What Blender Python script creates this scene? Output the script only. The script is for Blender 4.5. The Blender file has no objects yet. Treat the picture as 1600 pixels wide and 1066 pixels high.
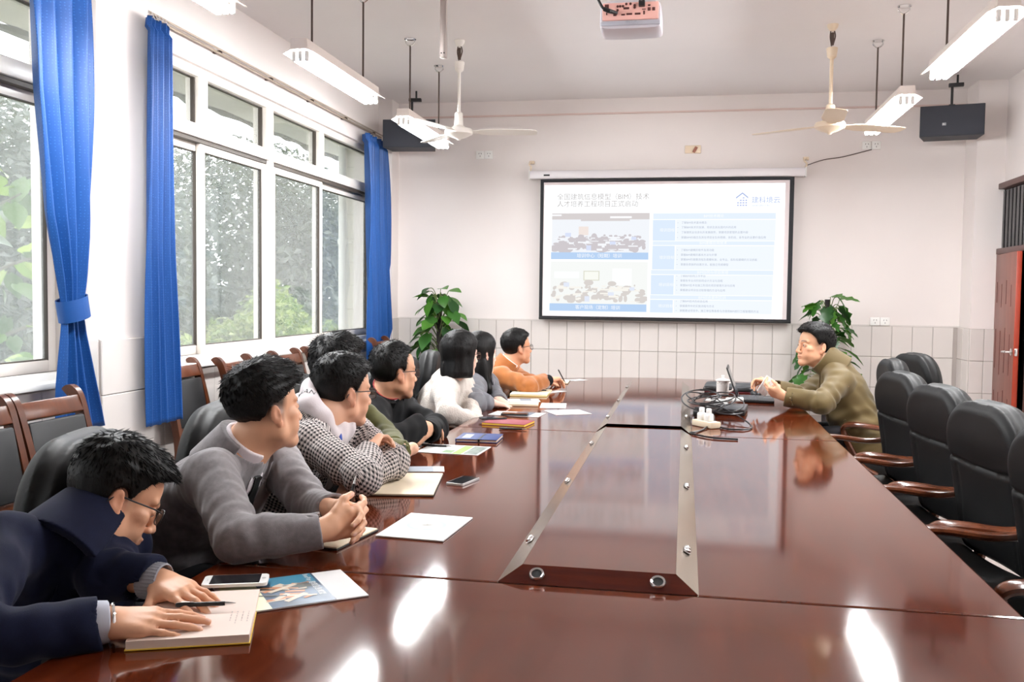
import bpy, bmesh, math, random, time
import numpy as np
from mathutils import Vector, Matrix, Quaternion

sc = bpy.context.scene
COL = sc.collection
PI = math.pi
random.seed(7)
RNG = np.random.default_rng(11)

# ------------------------------------------------------------------ camera, sky, exposure
def make_camera():
    yaw, pitch, roll = math.radians(10.52), math.radians(-2.86), math.radians(.675)
    fw = Vector((-math.sin(yaw) * math.cos(pitch), math.cos(yaw) * math.cos(pitch), math.sin(pitch)))
    rt = fw.cross(Vector((0, 0, 1))).normalized()
    up = rt.cross(fw)
    r2 = math.cos(roll) * rt + math.sin(roll) * up
    u2 = -math.sin(roll) * rt + math.cos(roll) * up
    m = Matrix((r2, u2, -fw)).transposed().to_4x4()
    m.translation = (0, 0, 1.41)
    cd = bpy.data.cameras.new('camera')
    cd.sensor_width = 36
    cd.lens = 36 * 1450 / 1600
    cd.clip_start = .05
    cd.clip_end = 200
    co = bpy.data.objects.new('camera', cd)
    co.matrix_world = m
    COL.objects.link(co)
    sc.camera = co
make_camera()

SKY = 3.9
TUBE = 166.0
w = bpy.data.worlds.new('overcast_sky')
sc.world = w
w.use_nodes = True
wn = w.node_tree.nodes
wn['Background'].inputs[0].default_value = (.93, .97, 1.0, 1)
wn['Background'].inputs[1].default_value = SKY
sc.view_settings.view_transform = 'Standard'
sc.view_settings.look = 'None'
sc.view_settings.gamma = 1
sc.view_settings.use_curve_mapping = False
sc.view_settings.exposure = 0.33
cy = sc.cycles
cy.use_denoising = True
cy.max_bounces = 8
cy.diffuse_bounces = 4
cy.glossy_bounces = 4
cy.transmission_bounces = 4
cy.transparent_max_bounces = 16
cy.sample_clamp_indirect = 6
cy.caustics_reflective = False
cy.caustics_refractive = False

# ------------------------------------------------------------------ materials
def lin(c):
    c = c / 255
    return c / 12.92 if c <= .04045 else ((c + .055) / 1.055) ** 2.4
def S(r, g, b):
    return (lin(r), lin(g), lin(b), 1)

def new_mat(name):
    m = bpy.data.materials.new(name)
    m.use_nodes = True
    nt = m.node_tree
    return m, nt, nt.nodes, nt.links, nt.nodes['Principled BSDF']

def mat(name, col, rough=.5, metal=0, spec=.5, var=0, vscale=8, bump=0, bscale=60, coat=0, sheen=0, stretch=(1, 1, 1), dist=.002, emit=None, es=1, sub=0):
    m, nt, N, L, b = new_mat(name)
    b.inputs['Base Color'].default_value = col
    b.inputs['Roughness'].default_value = rough
    b.inputs['Metallic'].default_value = metal
    b.inputs['Specular IOR Level'].default_value = spec
    if coat:
        b.inputs['Coat Weight'].default_value = coat
        b.inputs['Coat Roughness'].default_value = .06
    if sheen:
        b.inputs['Sheen Weight'].default_value = sheen
        b.inputs['Sheen Roughness'].default_value = .5
    if sub:
        b.inputs['Subsurface Weight'].default_value = sub
        b.inputs['Subsurface Radius'].default_value = (.012, .005, .003)
        b.inputs['Subsurface Scale'].default_value = 1
    if emit:
        b.inputs['Emission Color'].default_value = emit
        b.inputs['Emission Strength'].default_value = es
    if var or bump:
        tc = N.new('ShaderNodeTexCoord')
        mp = N.new('ShaderNodeMapping')
        mp.inputs['Scale'].default_value = stretch
        L.new(tc.outputs['Object'], mp.inputs[0])
    if var:
        nz = N.new('ShaderNodeTexNoise')
        nz.inputs['Scale'].default_value = vscale
        nz.inputs['Detail'].default_value = 5
        L.new(mp.outputs[0], nz.inputs[0])
        rp = N.new('ShaderNodeMapRange')
        rp.inputs[1].default_value = .3
        rp.inputs[2].default_value = .7
        rp.inputs[3].default_value = 1 - var
        rp.inputs[4].default_value = 1 + var
        L.new(nz.outputs[0], rp.inputs[0])
        mx = N.new('ShaderNodeVectorMath')
        mx.operation = 'SCALE'
        mx.inputs[0].default_value = col[:3]
        L.new(rp.outputs[0], mx.inputs['Scale'])
        L.new(mx.outputs[0], b.inputs['Base Color'])
    if bump:
        nb = N.new('ShaderNodeTexNoise')
        nb.inputs['Scale'].default_value = bscale
        nb.inputs['Detail'].default_value = 4
        L.new(mp.outputs[0], nb.inputs[0])
        bp = N.new('ShaderNodeBump')
        bp.inputs['Strength'].default_value = bump
        bp.inputs['Distance'].default_value = dist
        L.new(nb.outputs[0], bp.inputs['Height'])
        L.new(bp.outputs[0], b.inputs['Normal'])
    return m

def wood(name, c1, c2, rough=.3, scale=3.0, stretch=(8, 1, 8), coat=0, spec=.5):
    m, nt, N, L, b = new_mat(name)
    tc = N.new('ShaderNodeTexCoord')
    mp = N.new('ShaderNodeMapping')
    mp.inputs['Scale'].default_value = stretch
    L.new(tc.outputs['Object'], mp.inputs[0])
    nz = N.new('ShaderNodeTexNoise')
    nz.inputs['Scale'].default_value = scale
    nz.inputs['Detail'].default_value = 8
    nz.inputs['Roughness'].default_value = .62
    nz.inputs['Distortion'].default_value = .35
    L.new(mp.outputs[0], nz.inputs[0])
    cr = N.new('ShaderNodeValToRGB')
    cr.color_ramp.elements[0].position = .32
    cr.color_ramp.elements[0].color = c1
    cr.color_ramp.elements[1].position = .68
    cr.color_ramp.elements[1].color = c2
    L.new(nz.outputs[0], cr.inputs[0])
    L.new(cr.outputs[0], b.inputs['Base Color'])
    b.inputs['Roughness'].default_value = rough
    b.inputs['Specular IOR Level'].default_value = spec
    if coat:
        b.inputs['Coat Weight'].default_value = coat
        b.inputs['Coat Roughness'].default_value = .05
    return m

def emission(name, col, s):
    m, nt, N, L, b = new_mat(name)
    N.remove(b)
    e = N.new('ShaderNodeEmission')
    e.inputs[0].default_value = col
    e.inputs[1].default_value = s
    L.new(e.outputs[0], N['Material Output'].inputs[0])
    return m

M = {}
M['wall'] = mat('wall_paint', S(228, 219, 215), .6, var=.015, vscale=2, bump=.05, bscale=40)
M['ceil'] = mat('ceiling_paint', S(232, 227, 226), .7, var=.015, vscale=1.5)
M['tile'] = mat('glazed_tile', S(212, 204, 199), .22, var=.02, vscale=3)
M['grout'] = mat('tile_grout', S(172, 162, 156), .8)
M['floor'] = mat('floor_tile', S(168, 158, 152), .25, var=.1, vscale=4)
M['frame'] = mat('window_aluminium', S(232, 224, 216), .35, var=.02)
M['track'] = mat('dark_seal', S(70, 62, 55), .6)
M['table'] = wood('table_veneer', S(70, 25, 8), S(92, 37, 15), .4, 2.2, (14, 1.2, 14), coat=.95, spec=.0)
M['table'].node_tree.nodes['Principled BSDF'].inputs['Coat Roughness'].default_value = .07
M['table'].node_tree.nodes['Principled BSDF'].inputs['Coat IOR'].default_value = 1.66
M['tabled'] = wood('table_base_wood', S(58, 22, 15), S(84, 34, 22), .35, 2.2, (8, 1, 8))
M['redwood'] = wood('polished_red_wood', S(84, 26, 14), S(112, 38, 20), .22, 2.2, (1.5, 14, 14))
M['armwood'] = wood('chair_arm_wood', S(66, 32, 18), S(104, 54, 30), .22, 3, (6, 6, 6), spec=.55)
M['chairwood'] = wood('wall_chair_wood', S(60, 27, 12), S(92, 46, 21), .3, 3, (5, 5, 1.2))
M['doorwood'] = wood('door_wood', S(112, 60, 48), S(132, 76, 62), .35, 1.5, (8, 8, 1))
M['dooredge'] = mat('door_edge_wood', S(150, 48, 24), .35)
M['steel'] = mat('brushed_steel', S(150, 136, 122), .24, 1, var=.12, vscale=20, stretch=(1, .15, 1))
M['chrome'] = mat('chrome', S(225, 225, 225), .08, 1)
M['leather'] = mat('black_leather', S(11, 12, 13), .55, spec=.28, var=.08, vscale=5, bump=.25, bscale=320, dist=.0006)
M['wleather'] = mat('wall_chair_vinyl', S(22, 23, 25), .5, bump=.2, bscale=300, dist=.0005)
M['black'] = mat('black_plastic', S(22, 22, 24), .4)
M['dark'] = mat('dark_matte', S(12, 12, 13), .7)
M['screenblack'] = mat('black_border_cloth', S(16, 18, 24), .7)
M['screenwhite'] = mat('screen_cloth', S(222, 210, 210), .8)
M['case'] = mat('screen_case_paint', S(226, 220, 222), .35)
M['white'] = mat('white_plastic', S(238, 236, 232), .35)
M['paper'] = mat('white_paper', S(218, 215, 214), .6)
M['cream'] = mat('cream_paper', S(226, 208, 182), .65, var=.01)
M['pinkpaper'] = mat('notebook_paper', S(232, 210, 198), .65, var=.01)
M['lampbody'] = mat('lamp_housing_paint', S(226, 214, 206), .4)
M['rod'] = mat('lamp_rod_metal', S(86, 72, 66), .4, .6)
M['fan'] = mat('fan_enamel', S(236, 230, 222), .35)
M['fancream'] = mat('aged_fan_enamel', S(226, 206, 180), .4)
M['spk'] = mat('speaker_cabinet', S(40, 42, 48), .6)
M['tube'] = emission('lit_tube', (.95, .98, 1, 1), TUBE)
M['navy'] = mat('navy_wool', S(15, 20, 44), .9, spec=.2, var=.15, vscale=40, bump=.3, bscale=400, sheen=.03, dist=.001)
M['curtain'] = None

def glass_mat(name, veil, tint=(1, 1, 1, 1)):
    m, nt, N, L, b = new_mat(name)
    N.remove(b)
    t = N.new('ShaderNodeBsdfTransparent')
    t.inputs[0].default_value = tint
    d = N.new('ShaderNodeBsdfTranslucent')
    d.inputs[0].default_value = (.9, .93, .93, 1)
    g = N.new('ShaderNodeBsdfGlossy')
    g.inputs['Roughness'].default_value = .02
    ge = N.new('ShaderNodeNewGeometry')
    dt = N.new('ShaderNodeVectorMath')
    dt.operation = 'DOT_PRODUCT'
    L.new(ge.outputs['Incoming'], dt.inputs[0])
    L.new(ge.outputs['Normal'], dt.inputs[1])
    ab = N.new('ShaderNodeMath')
    ab.operation = 'ABSOLUTE'
    L.new(dt.outputs['Value'], ab.inputs[0])
    iv = N.new('ShaderNodeMath')
    iv.operation = 'SUBTRACT'
    iv.inputs[0].default_value = 1
    L.new(ab.outputs[0], iv.inputs[1])
    pw = N.new('ShaderNodeMath')
    pw.operation = 'POWER'
    pw.inputs[1].default_value = 5
    L.new(iv.outputs[0], pw.inputs[0])
    fr = N.new('ShaderNodeMath')
    fr.operation = 'MULTIPLY_ADD'
    fr.inputs[1].default_value = .96
    fr.inputs[2].default_value = .04
    L.new(pw.outputs[0], fr.inputs[0])
    mx = N.new('ShaderNodeMixShader')
    mx.inputs[0].default_value = veil
    L.new(t.outputs[0], mx.inputs[1])
    L.new(d.outputs[0], mx.inputs[2])
    m2 = N.new('ShaderNodeMixShader')
    L.new(fr.outputs[0], m2.inputs[0])
    L.new(mx.outputs[0], m2.inputs[1])
    L.new(g.outputs[0], m2.inputs[2])
    L.new(m2.outputs[0], N['Material Output'].inputs[0])
    return m
M['glass'] = glass_mat('haze_veiled_window_glass', .13)  # milky share mixed into the panes stands in for haze over the trees
M['lens'] = glass_mat('spectacle_lens', .0)

# ------------------------------------------------------------------ mesh helpers
def link(name, me, m=None, parent=None, loc=None):
    o = bpy.data.objects.new(name, me)
    COL.objects.link(o)
    if m is not None and me is not None and not me.materials:
        for q in (m if isinstance(m, (list, tuple)) else [m]):
            me.materials.append(q)
    if parent is not None:
        o.parent = parent
    if loc is not None:
        o.location = loc
    return o

def obj(name, bm, m, parent=None, loc=None, smooth=35):
    me = bpy.data.meshes.new(name)
    bm.to_mesh(me)
    bm.free()
    if smooth:
        me.polygons.foreach_set('use_smooth', [True] * len(me.polygons))
        me.set_sharp_from_angle(angle=math.radians(smooth))
    return link(name, me, m, parent, loc)

def thing(name, label, cat, loc=(0, 0, 0), rz=0, group=None):
    o = bpy.data.objects.new(name, None)
    o.empty_display_size = .1
    COL.objects.link(o)
    o.location = loc
    o.rotation_euler = (0, 0, rz)
    o['label'] = label
    o['category'] = cat
    if group:
        o['group'] = group
    return o

def tag(o, label, cat, group=None):
    o['label'] = label
    o['category'] = cat
    if group:
        o['group'] = group
    return o

def struct(o):
    o['kind'] = 'structure'
    return o

def dup(root, loc, rz=0, label=None, group=None):
    r = root.copy()
    COL.objects.link(r)
    r.location = loc
    r.rotation_euler = (0, 0, rz)
    if label:
        r['label'] = label
    if group:
        r['group'] = group
    for ch in list(root.children):
        c = ch.copy()
        COL.objects.link(c)
        c.parent = r
        for g in ch.children:
            d = g.copy()
            COL.objects.link(d)
            d.parent = c
    return r

BM = bmesh.new

def box(bm, c, s, bevel=0, rot=None, seg=2, mi=0):
    ret = bmesh.ops.create_cube(bm, size=1)
    vs = ret['verts']
    mt = Matrix.Translation(c) @ (rot.to_4x4() if rot is not None else Matrix.Identity(4)) @ Matrix.Diagonal((s[0], s[1], s[2], 1))
    bmesh.ops.transform(bm, matrix=mt, verts=vs)
    fs = {f for v in vs for f in v.link_faces}
    if bevel:
        es = {e for v in vs for e in v.link_edges}
        r = bmesh.ops.bevel(bm, geom=list(es), offset=bevel, segments=seg, affect='EDGES', profile=.5)
        fs = set(r['faces']) | {f for f in fs if f.is_valid}
    for f in fs:
        if f.is_valid:
            f.material_index = mi
    return bm

def ring_loft(bm, rings, closed=True, cap=True, mi=0):
    vr = [[bm.verts.new(p) for p in r] for r in rings]
    n = len(rings[0])
    for a, b in zip(vr[:-1], vr[1:]):
        for i in range(n if closed else n - 1):
            j = (i + 1) % n
            try:
                f = bm.faces.new((a[i], a[j], b[j], b[i]))
                f.material_index = mi
            except ValueError:
                pass
    if cap and closed:
        for r, fl in ((vr[0], True), (vr[-1], False)):
            try:
                f = bm.faces.new(r[::-1] if fl else r)
                f.material_index = mi
            except ValueError:
                pass
    return bm

def frames(pts, up=None, closed=False):
    P = [Vector(p) for p in pts]
    n = len(P)
    T = []
    for i in range(n):
        if closed:
            t = P[(i + 1) % n] - P[i - 1]
        else:
            t = P[min(i + 1, n - 1)] - P[max(i - 1, 0)]
        T.append(t.normalized())
    if up is None:
        up = Vector((0, 0, 1)) if abs(T[0].z) < .9 else Vector((1, 0, 0))
    u = (Vector(up) - T[0] * Vector(up).dot(T[0])).normalized()
    out = []
    for i in range(n):
        u = (u - T[i] * u.dot(T[i])).normalized()
        out.append((P[i], T[i], u, T[i].cross(u)))
    return out

def sweep(bm, pts, prof, up=None, cap=True, closed=False, mi=0):
    """prof: list of (a,b) offsets along up and side; or function i -> list"""
    rings = []
    for i, (p, t, u, s) in enumerate(frames(pts, up, closed)):
        pr = prof(i) if callable(prof) else prof
        rings.append([p + u * a + s * b for a, b in pr])
    if closed:
        rings.append(rings[0])
    return ring_loft(bm, rings, True, cap and not closed, mi)

def circ(r, n=8, r2=None):
    r2 = r if r2 is None else r2
    return [(r * math.cos(2 * PI * i / n), r2 * math.sin(2 * PI * i / n)) for i in range(n)]

def tube(bm, pts, r, n=8, up=None, cap=True, closed=False, mi=0):
    if callable(r) or isinstance(r, (list, tuple)):
        f = (lambda i: circ(r(i), n)) if callable(r) else (lambda i: circ(r[i], n))
        return sweep(bm, pts, f, up, cap, closed, mi)
    return sweep(bm, pts, circ(r, n), up, cap, closed, mi)

def lathe(bm, prof, c=(0, 0, 0), n=24, axis=None, mi=0):
    rot = Vector((0, 0, 1)).rotation_difference(Vector(axis)).to_matrix() if axis is not None else Matrix.Identity(3)
    c = Vector(c)
    rings = [[c + rot @ Vector((max(r, 1e-5) * math.cos(2 * PI * i / n), max(r, 1e-5) * math.sin(2 * PI * i / n), z)) for i in range(n)] for r, z in prof]
    return ring_loft(bm, rings, True, True, mi)

def spline(pts, k=6, closed=False):
    P = [Vector(p) for p in pts]
    n = len(P)
    out = []
    rng = range(n) if closed else range(n - 1)
    for i in rng:
        if closed:
            p0, p1, p2, p3 = P[i - 1], P[i], P[(i + 1) % n], P[(i + 2) % n]
        else:
            p0, p1, p2, p3 = P[max(i - 1, 0)], P[i], P[i + 1], P[min(i + 2, n - 1)]
        for j in range(k):
            t = j / k
            out.append(.5 * ((2 * p1) + (p2 - p0) * t + (2 * p0 - 5 * p1 + 4 * p2 - p3) * t * t + (3 * p1 - p0 - 3 * p2 + p3) * t ** 3))
    if not closed:
        out.append(P[-1])
    return out

def prism(bm, poly, z0, z1, bevel=0, mi=0):
    """poly: list of (x,y) counter-clockwise"""
    lo = [bm.verts.new((x, y, z0)) for x, y in poly]
    hi = [bm.verts.new((x, y, z1)) for x, y in poly]
    fs = [bm.faces.new(lo[::-1]), bm.faces.new(hi)]
    n = len(poly)
    for i in range(n):
        j = (i + 1) % n
        fs.append(bm.faces.new((lo[i], lo[j], hi[j], hi[i])))
    for f in fs:
        f.material_index = mi
    if bevel:
        es = [e for e in fs[1].edges]
        bmesh.ops.bevel(bm, geom=es, offset=bevel, segments=2, affect='EDGES', profile=.5)
    return bm

def quad(bm, pts, mi=0):
    f = bm.faces.new([bm.verts.new(p) for p in pts])
    f.material_index = mi
    return f

def rotm(rx=0, ry=0, rz=0):
    return Matrix.Rotation(rz, 3, 'Z') @ Matrix.Rotation(ry, 3, 'Y') @ Matrix.Rotation(rx, 3, 'X')

def text(name, body, size, m, parent, mtx, align='LEFT', extrude=.0):
    cu = bpy.data.curves.new(name, 'FONT')
    cu.body = body
    cu.size = size
    cu.align_x = align
    cu.align_y = 'CENTER'
    cu.extrude = extrude
    cu.resolution_u = 2
    o = bpy.data.objects.new(name, cu)
    COL.objects.link(o)
    dg = bpy.context.evaluated_depsgraph_get()
    me = bpy.data.meshes.new_from_object(o.evaluated_get(dg))
    me.name = name
    bpy.data.objects.remove(o)
    bpy.data.curves.remove(cu)
    me.materials.clear()
    me.transform(mtx)
    return link(name, me, m, parent)
# ------------------------------------------------------------------ signed-distance modelling (bodies, clothes, cushions)
def npv(a):
    return np.array(a, dtype=np.float32)

class SDF:
    def __init__(s):
        s.pr = []          # (fn, op, k, centre, radius)
    def add(s, fn, c, r, op='u', k=.01):
        s.pr.append((fn, op, k, npv(c), float(r)))
        return s
    def bounds(s):
        lo = np.full(3, 1e9)
        hi = -lo
        for fn, op, k, c, r in s.pr:
            if op == 'u':
                lo = np.minimum(lo, c - r)
                hi = np.maximum(hi, c + r)
        return lo - .02, hi + .02
    def combine(s, d, di, op, k):
        if op == 'u':
            h = np.clip(.5 + .5 * (d - di) / k, 0, 1)
            return d + (di - d) * h - k * h * (1 - h)
        if op == 's':
            h = np.clip(.5 - .5 * (d + di) / k, 0, 1)
            return d + (-di - d) * h + k * h * (1 - h)
        if op == 'i':
            h = np.clip(.5 - .5 * (di - d) / k, 0, 1)
            return di + (d - di) * h + k * h * (1 - h)
        return d + di                       # displacement
    def ev(s, P):
        d = np.full(len(P), 10., np.float32)
        for fn, op, k, c, r in s.pr:
            d = s.combine(d, fn(P), op, k)
        return d

def cone(a, b, r1, r2, side=None, ratio=1, fold=None):
    a = npv(a)
    b = npv(b)
    ab = b - a
    L2 = float(ab @ ab) + 1e-9
    L = math.sqrt(L2)
    if side is not None:
        side = npv(side)
        side = side / np.linalg.norm(side)
    if fold is not None:
        amp, lam, t0, wd, ph = fold
        ax = ab / L
        e1 = np.cross(ax, npv((.3, .5, .81)))
        e1 /= np.linalg.norm(e1)
        e2 = np.cross(ax, e1)
    def fn(P):
        q = P - a
        t = np.clip((q @ ab) / L2, 0, 1)
        q = q - t[:, None] * ab
        if side is not None:
            q = q - (q @ side)[:, None] * side * (1 - 1 / ratio)
        d = np.sqrt((q * q).sum(1)) - (r1 + (r2 - r1) * t)
        if fold is not None:
            th = np.arctan2(q @ e2, q @ e1)
            if wd > .8:                  # quilting: full baffles between tight stitch lines
                d = d - amp * (2.2 * np.abs(np.sin(PI * t * L / lam + .12 * np.sin(3 * th + ph))) ** .6 - 1.1)
            else:
                d = d - amp * np.exp(-((t - t0) / wd) ** 2) * np.sin(2 * PI * t * L / lam + 2.2 * np.sin(th + ph) + .8 * np.sin(2 * th + 2 * ph)) * (.35 + .65 * np.sin(th + ph * 2 + 1.5 * t) ** 2)
        return d
    return fn, (a + b) / 2, L / 2 + max(r1, r2) * ratio

def ell(c, rad, R=None):
    c = npv(c)
    rad = npv(rad)
    R = np.eye(3, dtype=np.float32) if R is None else npv(R)
    def fn(P):
        q = ((P - c) @ R) / rad
        k0 = np.sqrt((q * q).sum(1))
        q = q / rad
        k1 = np.sqrt((q * q).sum(1))
        return k0 * (k0 - 1) / np.maximum(k1, 1e-6)
    return fn, c, float(rad.max())

def rbox(c, half, r=.01, R=None):
    c = npv(c)
    half = npv(half) - r
    R = np.eye(3, dtype=np.float32) if R is None else npv(R)
    def fn(P):
        q = np.abs((P - c) @ R) - half
        return np.sqrt((np.maximum(q, 0) ** 2).sum(1)) + np.minimum(q.max(1), 0) - r
    return fn, c, float(np.linalg.norm(half) + r)

def sdf_mesh(s, vox, n=8, disp=.004):
    """narrow-band surface nets: coarse blocks near the surface are refined"""
    lo, hi = s.bounds()
    B = n * vox
    nb = np.ceil((hi - lo) / B).astype(int) + 1
    gi = np.stack(np.meshgrid(*[np.arange(k) for k in nb], indexing='ij'), -1).reshape(-1, 3)
    lo = lo.astype(np.float32)
    cc = (lo + (gi + .5) * B).astype(np.float32)
    hd = B * .8661
    tot = np.full(len(cc), 10., np.float32)
    un = np.full(len(cc), 10., np.float32)
    each = []
    for fn, op, k, c, r in s.pr:
        di = fn(cc)
        each.append(di)
        tot = s.combine(tot, di, op, k)
        if op == 'u':
            un = np.minimum(un, di)
    act = np.abs(tot) < hd * 1.1 + disp
    gi = gi[act]
    A = len(gi)
    un = un[act]
    base = (lo + gi * B).astype(np.float32)
    li = np.stack(np.meshgrid(*[np.arange(n + 1)] * 3, indexing='ij'), -1).reshape(-1, 3)
    off = (li * vox).astype(np.float32)
    D = np.full((A, len(li)), 10., np.float32)
    for (fn, op, k, c, r), di in zip(s.pr, each):
        da = di[act]
        if op == 'u':
            mk = da < un + 2 * hd + k
        elif op == 's':
            mk = da < hd * 1.1 + k + disp
        else:
            mk = np.ones(A, bool)
        if not mk.any():
            continue
        P = (base[mk][:, None, :] + off[None]).reshape(-1, 3)
        D[mk] = s.combine(D[mk], fn(P).reshape(-1, len(li)), op, k)
    G = D.reshape(A, n + 1, n + 1, n + 1)
    sg = G < 0
    cn = [(i, j, k) for i in (0, 1) for j in (0, 1) for k in (0, 1)]
    cnt = sum(sg[:, i:i + n, j:j + n, k:k + n].astype(np.int8) for i, j, k in cn)
    am, im, jm, km = np.nonzero((cnt > 0) & (cnt < 8))
    V8 = np.stack([G[am, im + i, jm + j, km + k] for i, j, k in cn], 1)
    acc = np.zeros((len(am), 3), np.float32)
    num = np.zeros(len(am), np.float32)
    for e0 in range(8):
        for bit in (1, 2, 4):
            e1 = e0 | bit
            if e1 == e0:
                continue
            v0, v1 = V8[:, e0], V8[:, e1]
            mk = (v0 < 0) != (v1 < 0)
            t = np.where(mk, v0 / np.where(mk, v0 - v1, 1), 0)
            p0 = npv(cn[e0])
            p1 = npv(cn[e1])
            acc += np.where(mk[:, None], p0 + t[:, None] * (p1 - p0), 0)
            num += mk
    loc = acc / np.maximum(num, 1)[:, None]
    gx = gi[am] * n + np.stack([im, jm, km], 1)
    pos = lo + (gx + loc) * vox
    NX = (nb * n + 2).astype(np.int64)
    key = (gx[:, 0].astype(np.int64) * NX[1] + gx[:, 1]) * NX[2] + gx[:, 2]
    od = np.argsort(key)
    key = key[od]
    pos = pos[od]
    faces = []
    for ax in range(3):
        sl0 = [slice(0, n)] * 3
        sl1 = list(sl0)
        sl1[ax] = slice(1, n + 1)
        a0 = sg[(slice(None), *sl0)]
        a1 = sg[(slice(None), *sl1)]
        am, im, jm, km = np.nonzero(a0 != a1)
        fl = a0[am, im, jm, km]
        g = gi[am] * n + np.stack([im, jm, km], 1)
        b1, b2 = (ax + 1) % 3, (ax + 2) % 3
        ids = []
        for d1, d2 in ((-1, -1), (0, -1), (0, 0), (-1, 0)):
            h = g.copy()
            h[:, b1] += d1
            h[:, b2] += d2
            kk = (h[:, 0].astype(np.int64) * NX[1] + h[:, 1]) * NX[2] + h[:, 2]
            ix = np.searchsorted(key, kk)
            ix = np.minimum(ix, len(key) - 1)
            ids.append(np.where(key[ix] == kk, ix, -1))
        q = np.stack(ids, 1)
        q = np.where(fl[:, None], q, q[:, ::-1])
        faces.append(q[(q >= 0).all(1)])
    return pos, np.concatenate(faces)

def np_mesh(name, V, F, smooth=True):
    me = bpy.data.meshes.new(name)
    V = np.asarray(V, np.float32)
    F = np.asarray(F, np.int32)
    me.vertices.add(len(V))
    me.vertices.foreach_set('co', V.ravel())
    k = F.shape[1]
    me.loops.add(F.size)
    me.loops.foreach_set('vertex_index', F.ravel())
    me.polygons.add(len(F))
    me.polygons.foreach_set('loop_start', np.arange(0, F.size, k, dtype=np.int32))
    me.polygons.foreach_set('use_smooth', np.full(len(F), smooth))
    me.update(calc_edges=True)
    return me

def sdf_obj(name, s, vox, m, parent, origin=(0, 0, 0), disp=.004, cuv=None, tint=None):
    V, F = sdf_mesh(s, vox, disp=disp)
    me = np_mesh(name, V - npv(origin), F)
    if cuv is not None:
        at = me.attributes.new('cuv', 'FLOAT_VECTOR', 'POINT')
        at.data.foreach_set('vector', cuv(V).astype(np.float32).ravel())
    if tint is not None:
        at = me.attributes.new('tint', 'FLOAT_COLOR', 'POINT')
        at.data.foreach_set('color', tint(V).astype(np.float32).ravel())
    return link(name, me, m, parent)

def wob(amp, sc_, seed=0, stretch=(1, 1, 1)):
    """smooth wrinkle field, a displacement term"""
    r = np.random.default_rng(seed)
    K = (r.normal(size=(6, 3)) * sc_ * np.array(stretch)).astype(np.float32)
    ph = r.uniform(0, 6.28, 6).astype(np.float32)
    def fn(P):
        a = np.zeros(len(P), np.float32)
        for k, p in zip(K, ph):
            a += np.sin(P @ k + p)
        return a * (amp / 2.4)
    return fn

def conform(s, G, thick, off=.001):
    """strip grid G (m,n,3) projected onto the surface of s and given a thickness; returns verts, quads"""
    m, n = G.shape[:2]
    P = G.reshape(-1, 3).astype(np.float32)
    e = .004
    for it in range(8):
        d = s.ev(P)
        g = np.stack([s.ev(P + npv(v) * e) - s.ev(P - npv(v) * e) for v in np.eye(3)], 1)
        g /= np.maximum(np.linalg.norm(g, axis=1, keepdims=True), 1e-6)
        P = P - g * np.clip(d - off, -.03, .03)[:, None]
    Q = P + g * thick
    V = np.concatenate([P, Q])
    F = []
    N = m * n
    for i in range(m - 1):
        for j in range(n - 1):
            a, b, c, d_ = i * n + j, i * n + j + 1, (i + 1) * n + j + 1, (i + 1) * n + j
            F.append((a + N, b + N, c + N, d_ + N))
            F.append((d_, c, b, a))
    bd = [(0, j, 0, j + 1) for j in range(n - 1)] + [(i, n - 1, i + 1, n - 1) for i in range(m - 1)] + [(m - 1, j, m - 1, j - 1) for j in range(n - 1, 0, -1)] + [(i, 0, i - 1, 0) for i in range(m - 1, 0, -1)]
    for a, b, c, d_ in bd:
        p, q = a * n + b, c * n + d_
        F.append((p, q, q + N, p + N))
    return V, np.array(F)
# ------------------------------------------------------------------ room shell
LX, RX, BY, FY, CZ = -3.05, 2.74, 9.2, -2.6, 3.34

def boxes(name, lst, m, parent=None, bevel=0):
    bm = BM()
    for a, b in lst:
        box(bm, [(p + q) / 2 for p, q in zip(a, b)], [abs(q - p) for p, q in zip(a, b)], bevel)
    return obj(name, bm, m, parent, smooth=0 if not bevel else 35)

struct(boxes('floor', [((LX - .3, FY - .3, -.1), (RX + 2.2, BY + .3, 0))], M['floor']))
struct(boxes('ceiling', [((LX - .3, FY - .3, CZ), (RX + 2.2, BY + .3, CZ + .15))], M['ceil']))
wall_left = struct(boxes('wall_left', [
    ((LX - .26, FY, 0), (LX, BY, .925)), ((LX - .26, FY, 2.835), (LX, BY, CZ)),
    ((LX - .26, 4.26, 0), (-2.93, 4.72, CZ)), ((LX - .26, 8.98, 0), (-2.91, BY, CZ)),
    ((LX - .26, 1.1, 0), (-2.93, 1.56, CZ)), ((LX - .26, FY, 0), (-2.93, FY + .5, CZ))], M['wall']))
wall_back = struct(boxes('wall_back', [((LX - .3, BY, 0), (RX + .3, BY + .25, CZ)), ((2.5, 8.86, 0), (RX, BY, CZ))], M['wall']))
wall_right = struct(boxes('wall_right', [((RX, FY, 0), (RX + .2, 8.04, CZ)), ((RX, 8.96, 0), (RX + .2, BY, CZ)), ((RX, 8.04, 2.43), (RX + .2, 8.96, CZ))], M['wall']))
struct(boxes('wall_front', [((LX - .3, FY - .25, 0), (RX + .3, FY, CZ))], M['wall']))
struct(boxes('wall_corridor', [((RX + 1.6, 6.5, 0), (RX + 1.8, 9.5, CZ)), ((RX + .2, 9.2, 0), (RX + 1.8, 9.4, CZ)), ((RX + .2, 6.4, 0), (RX + 1.8, 6.6, CZ))], mat('corridor_paint', S(70, 62, 60), .8)))

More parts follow.
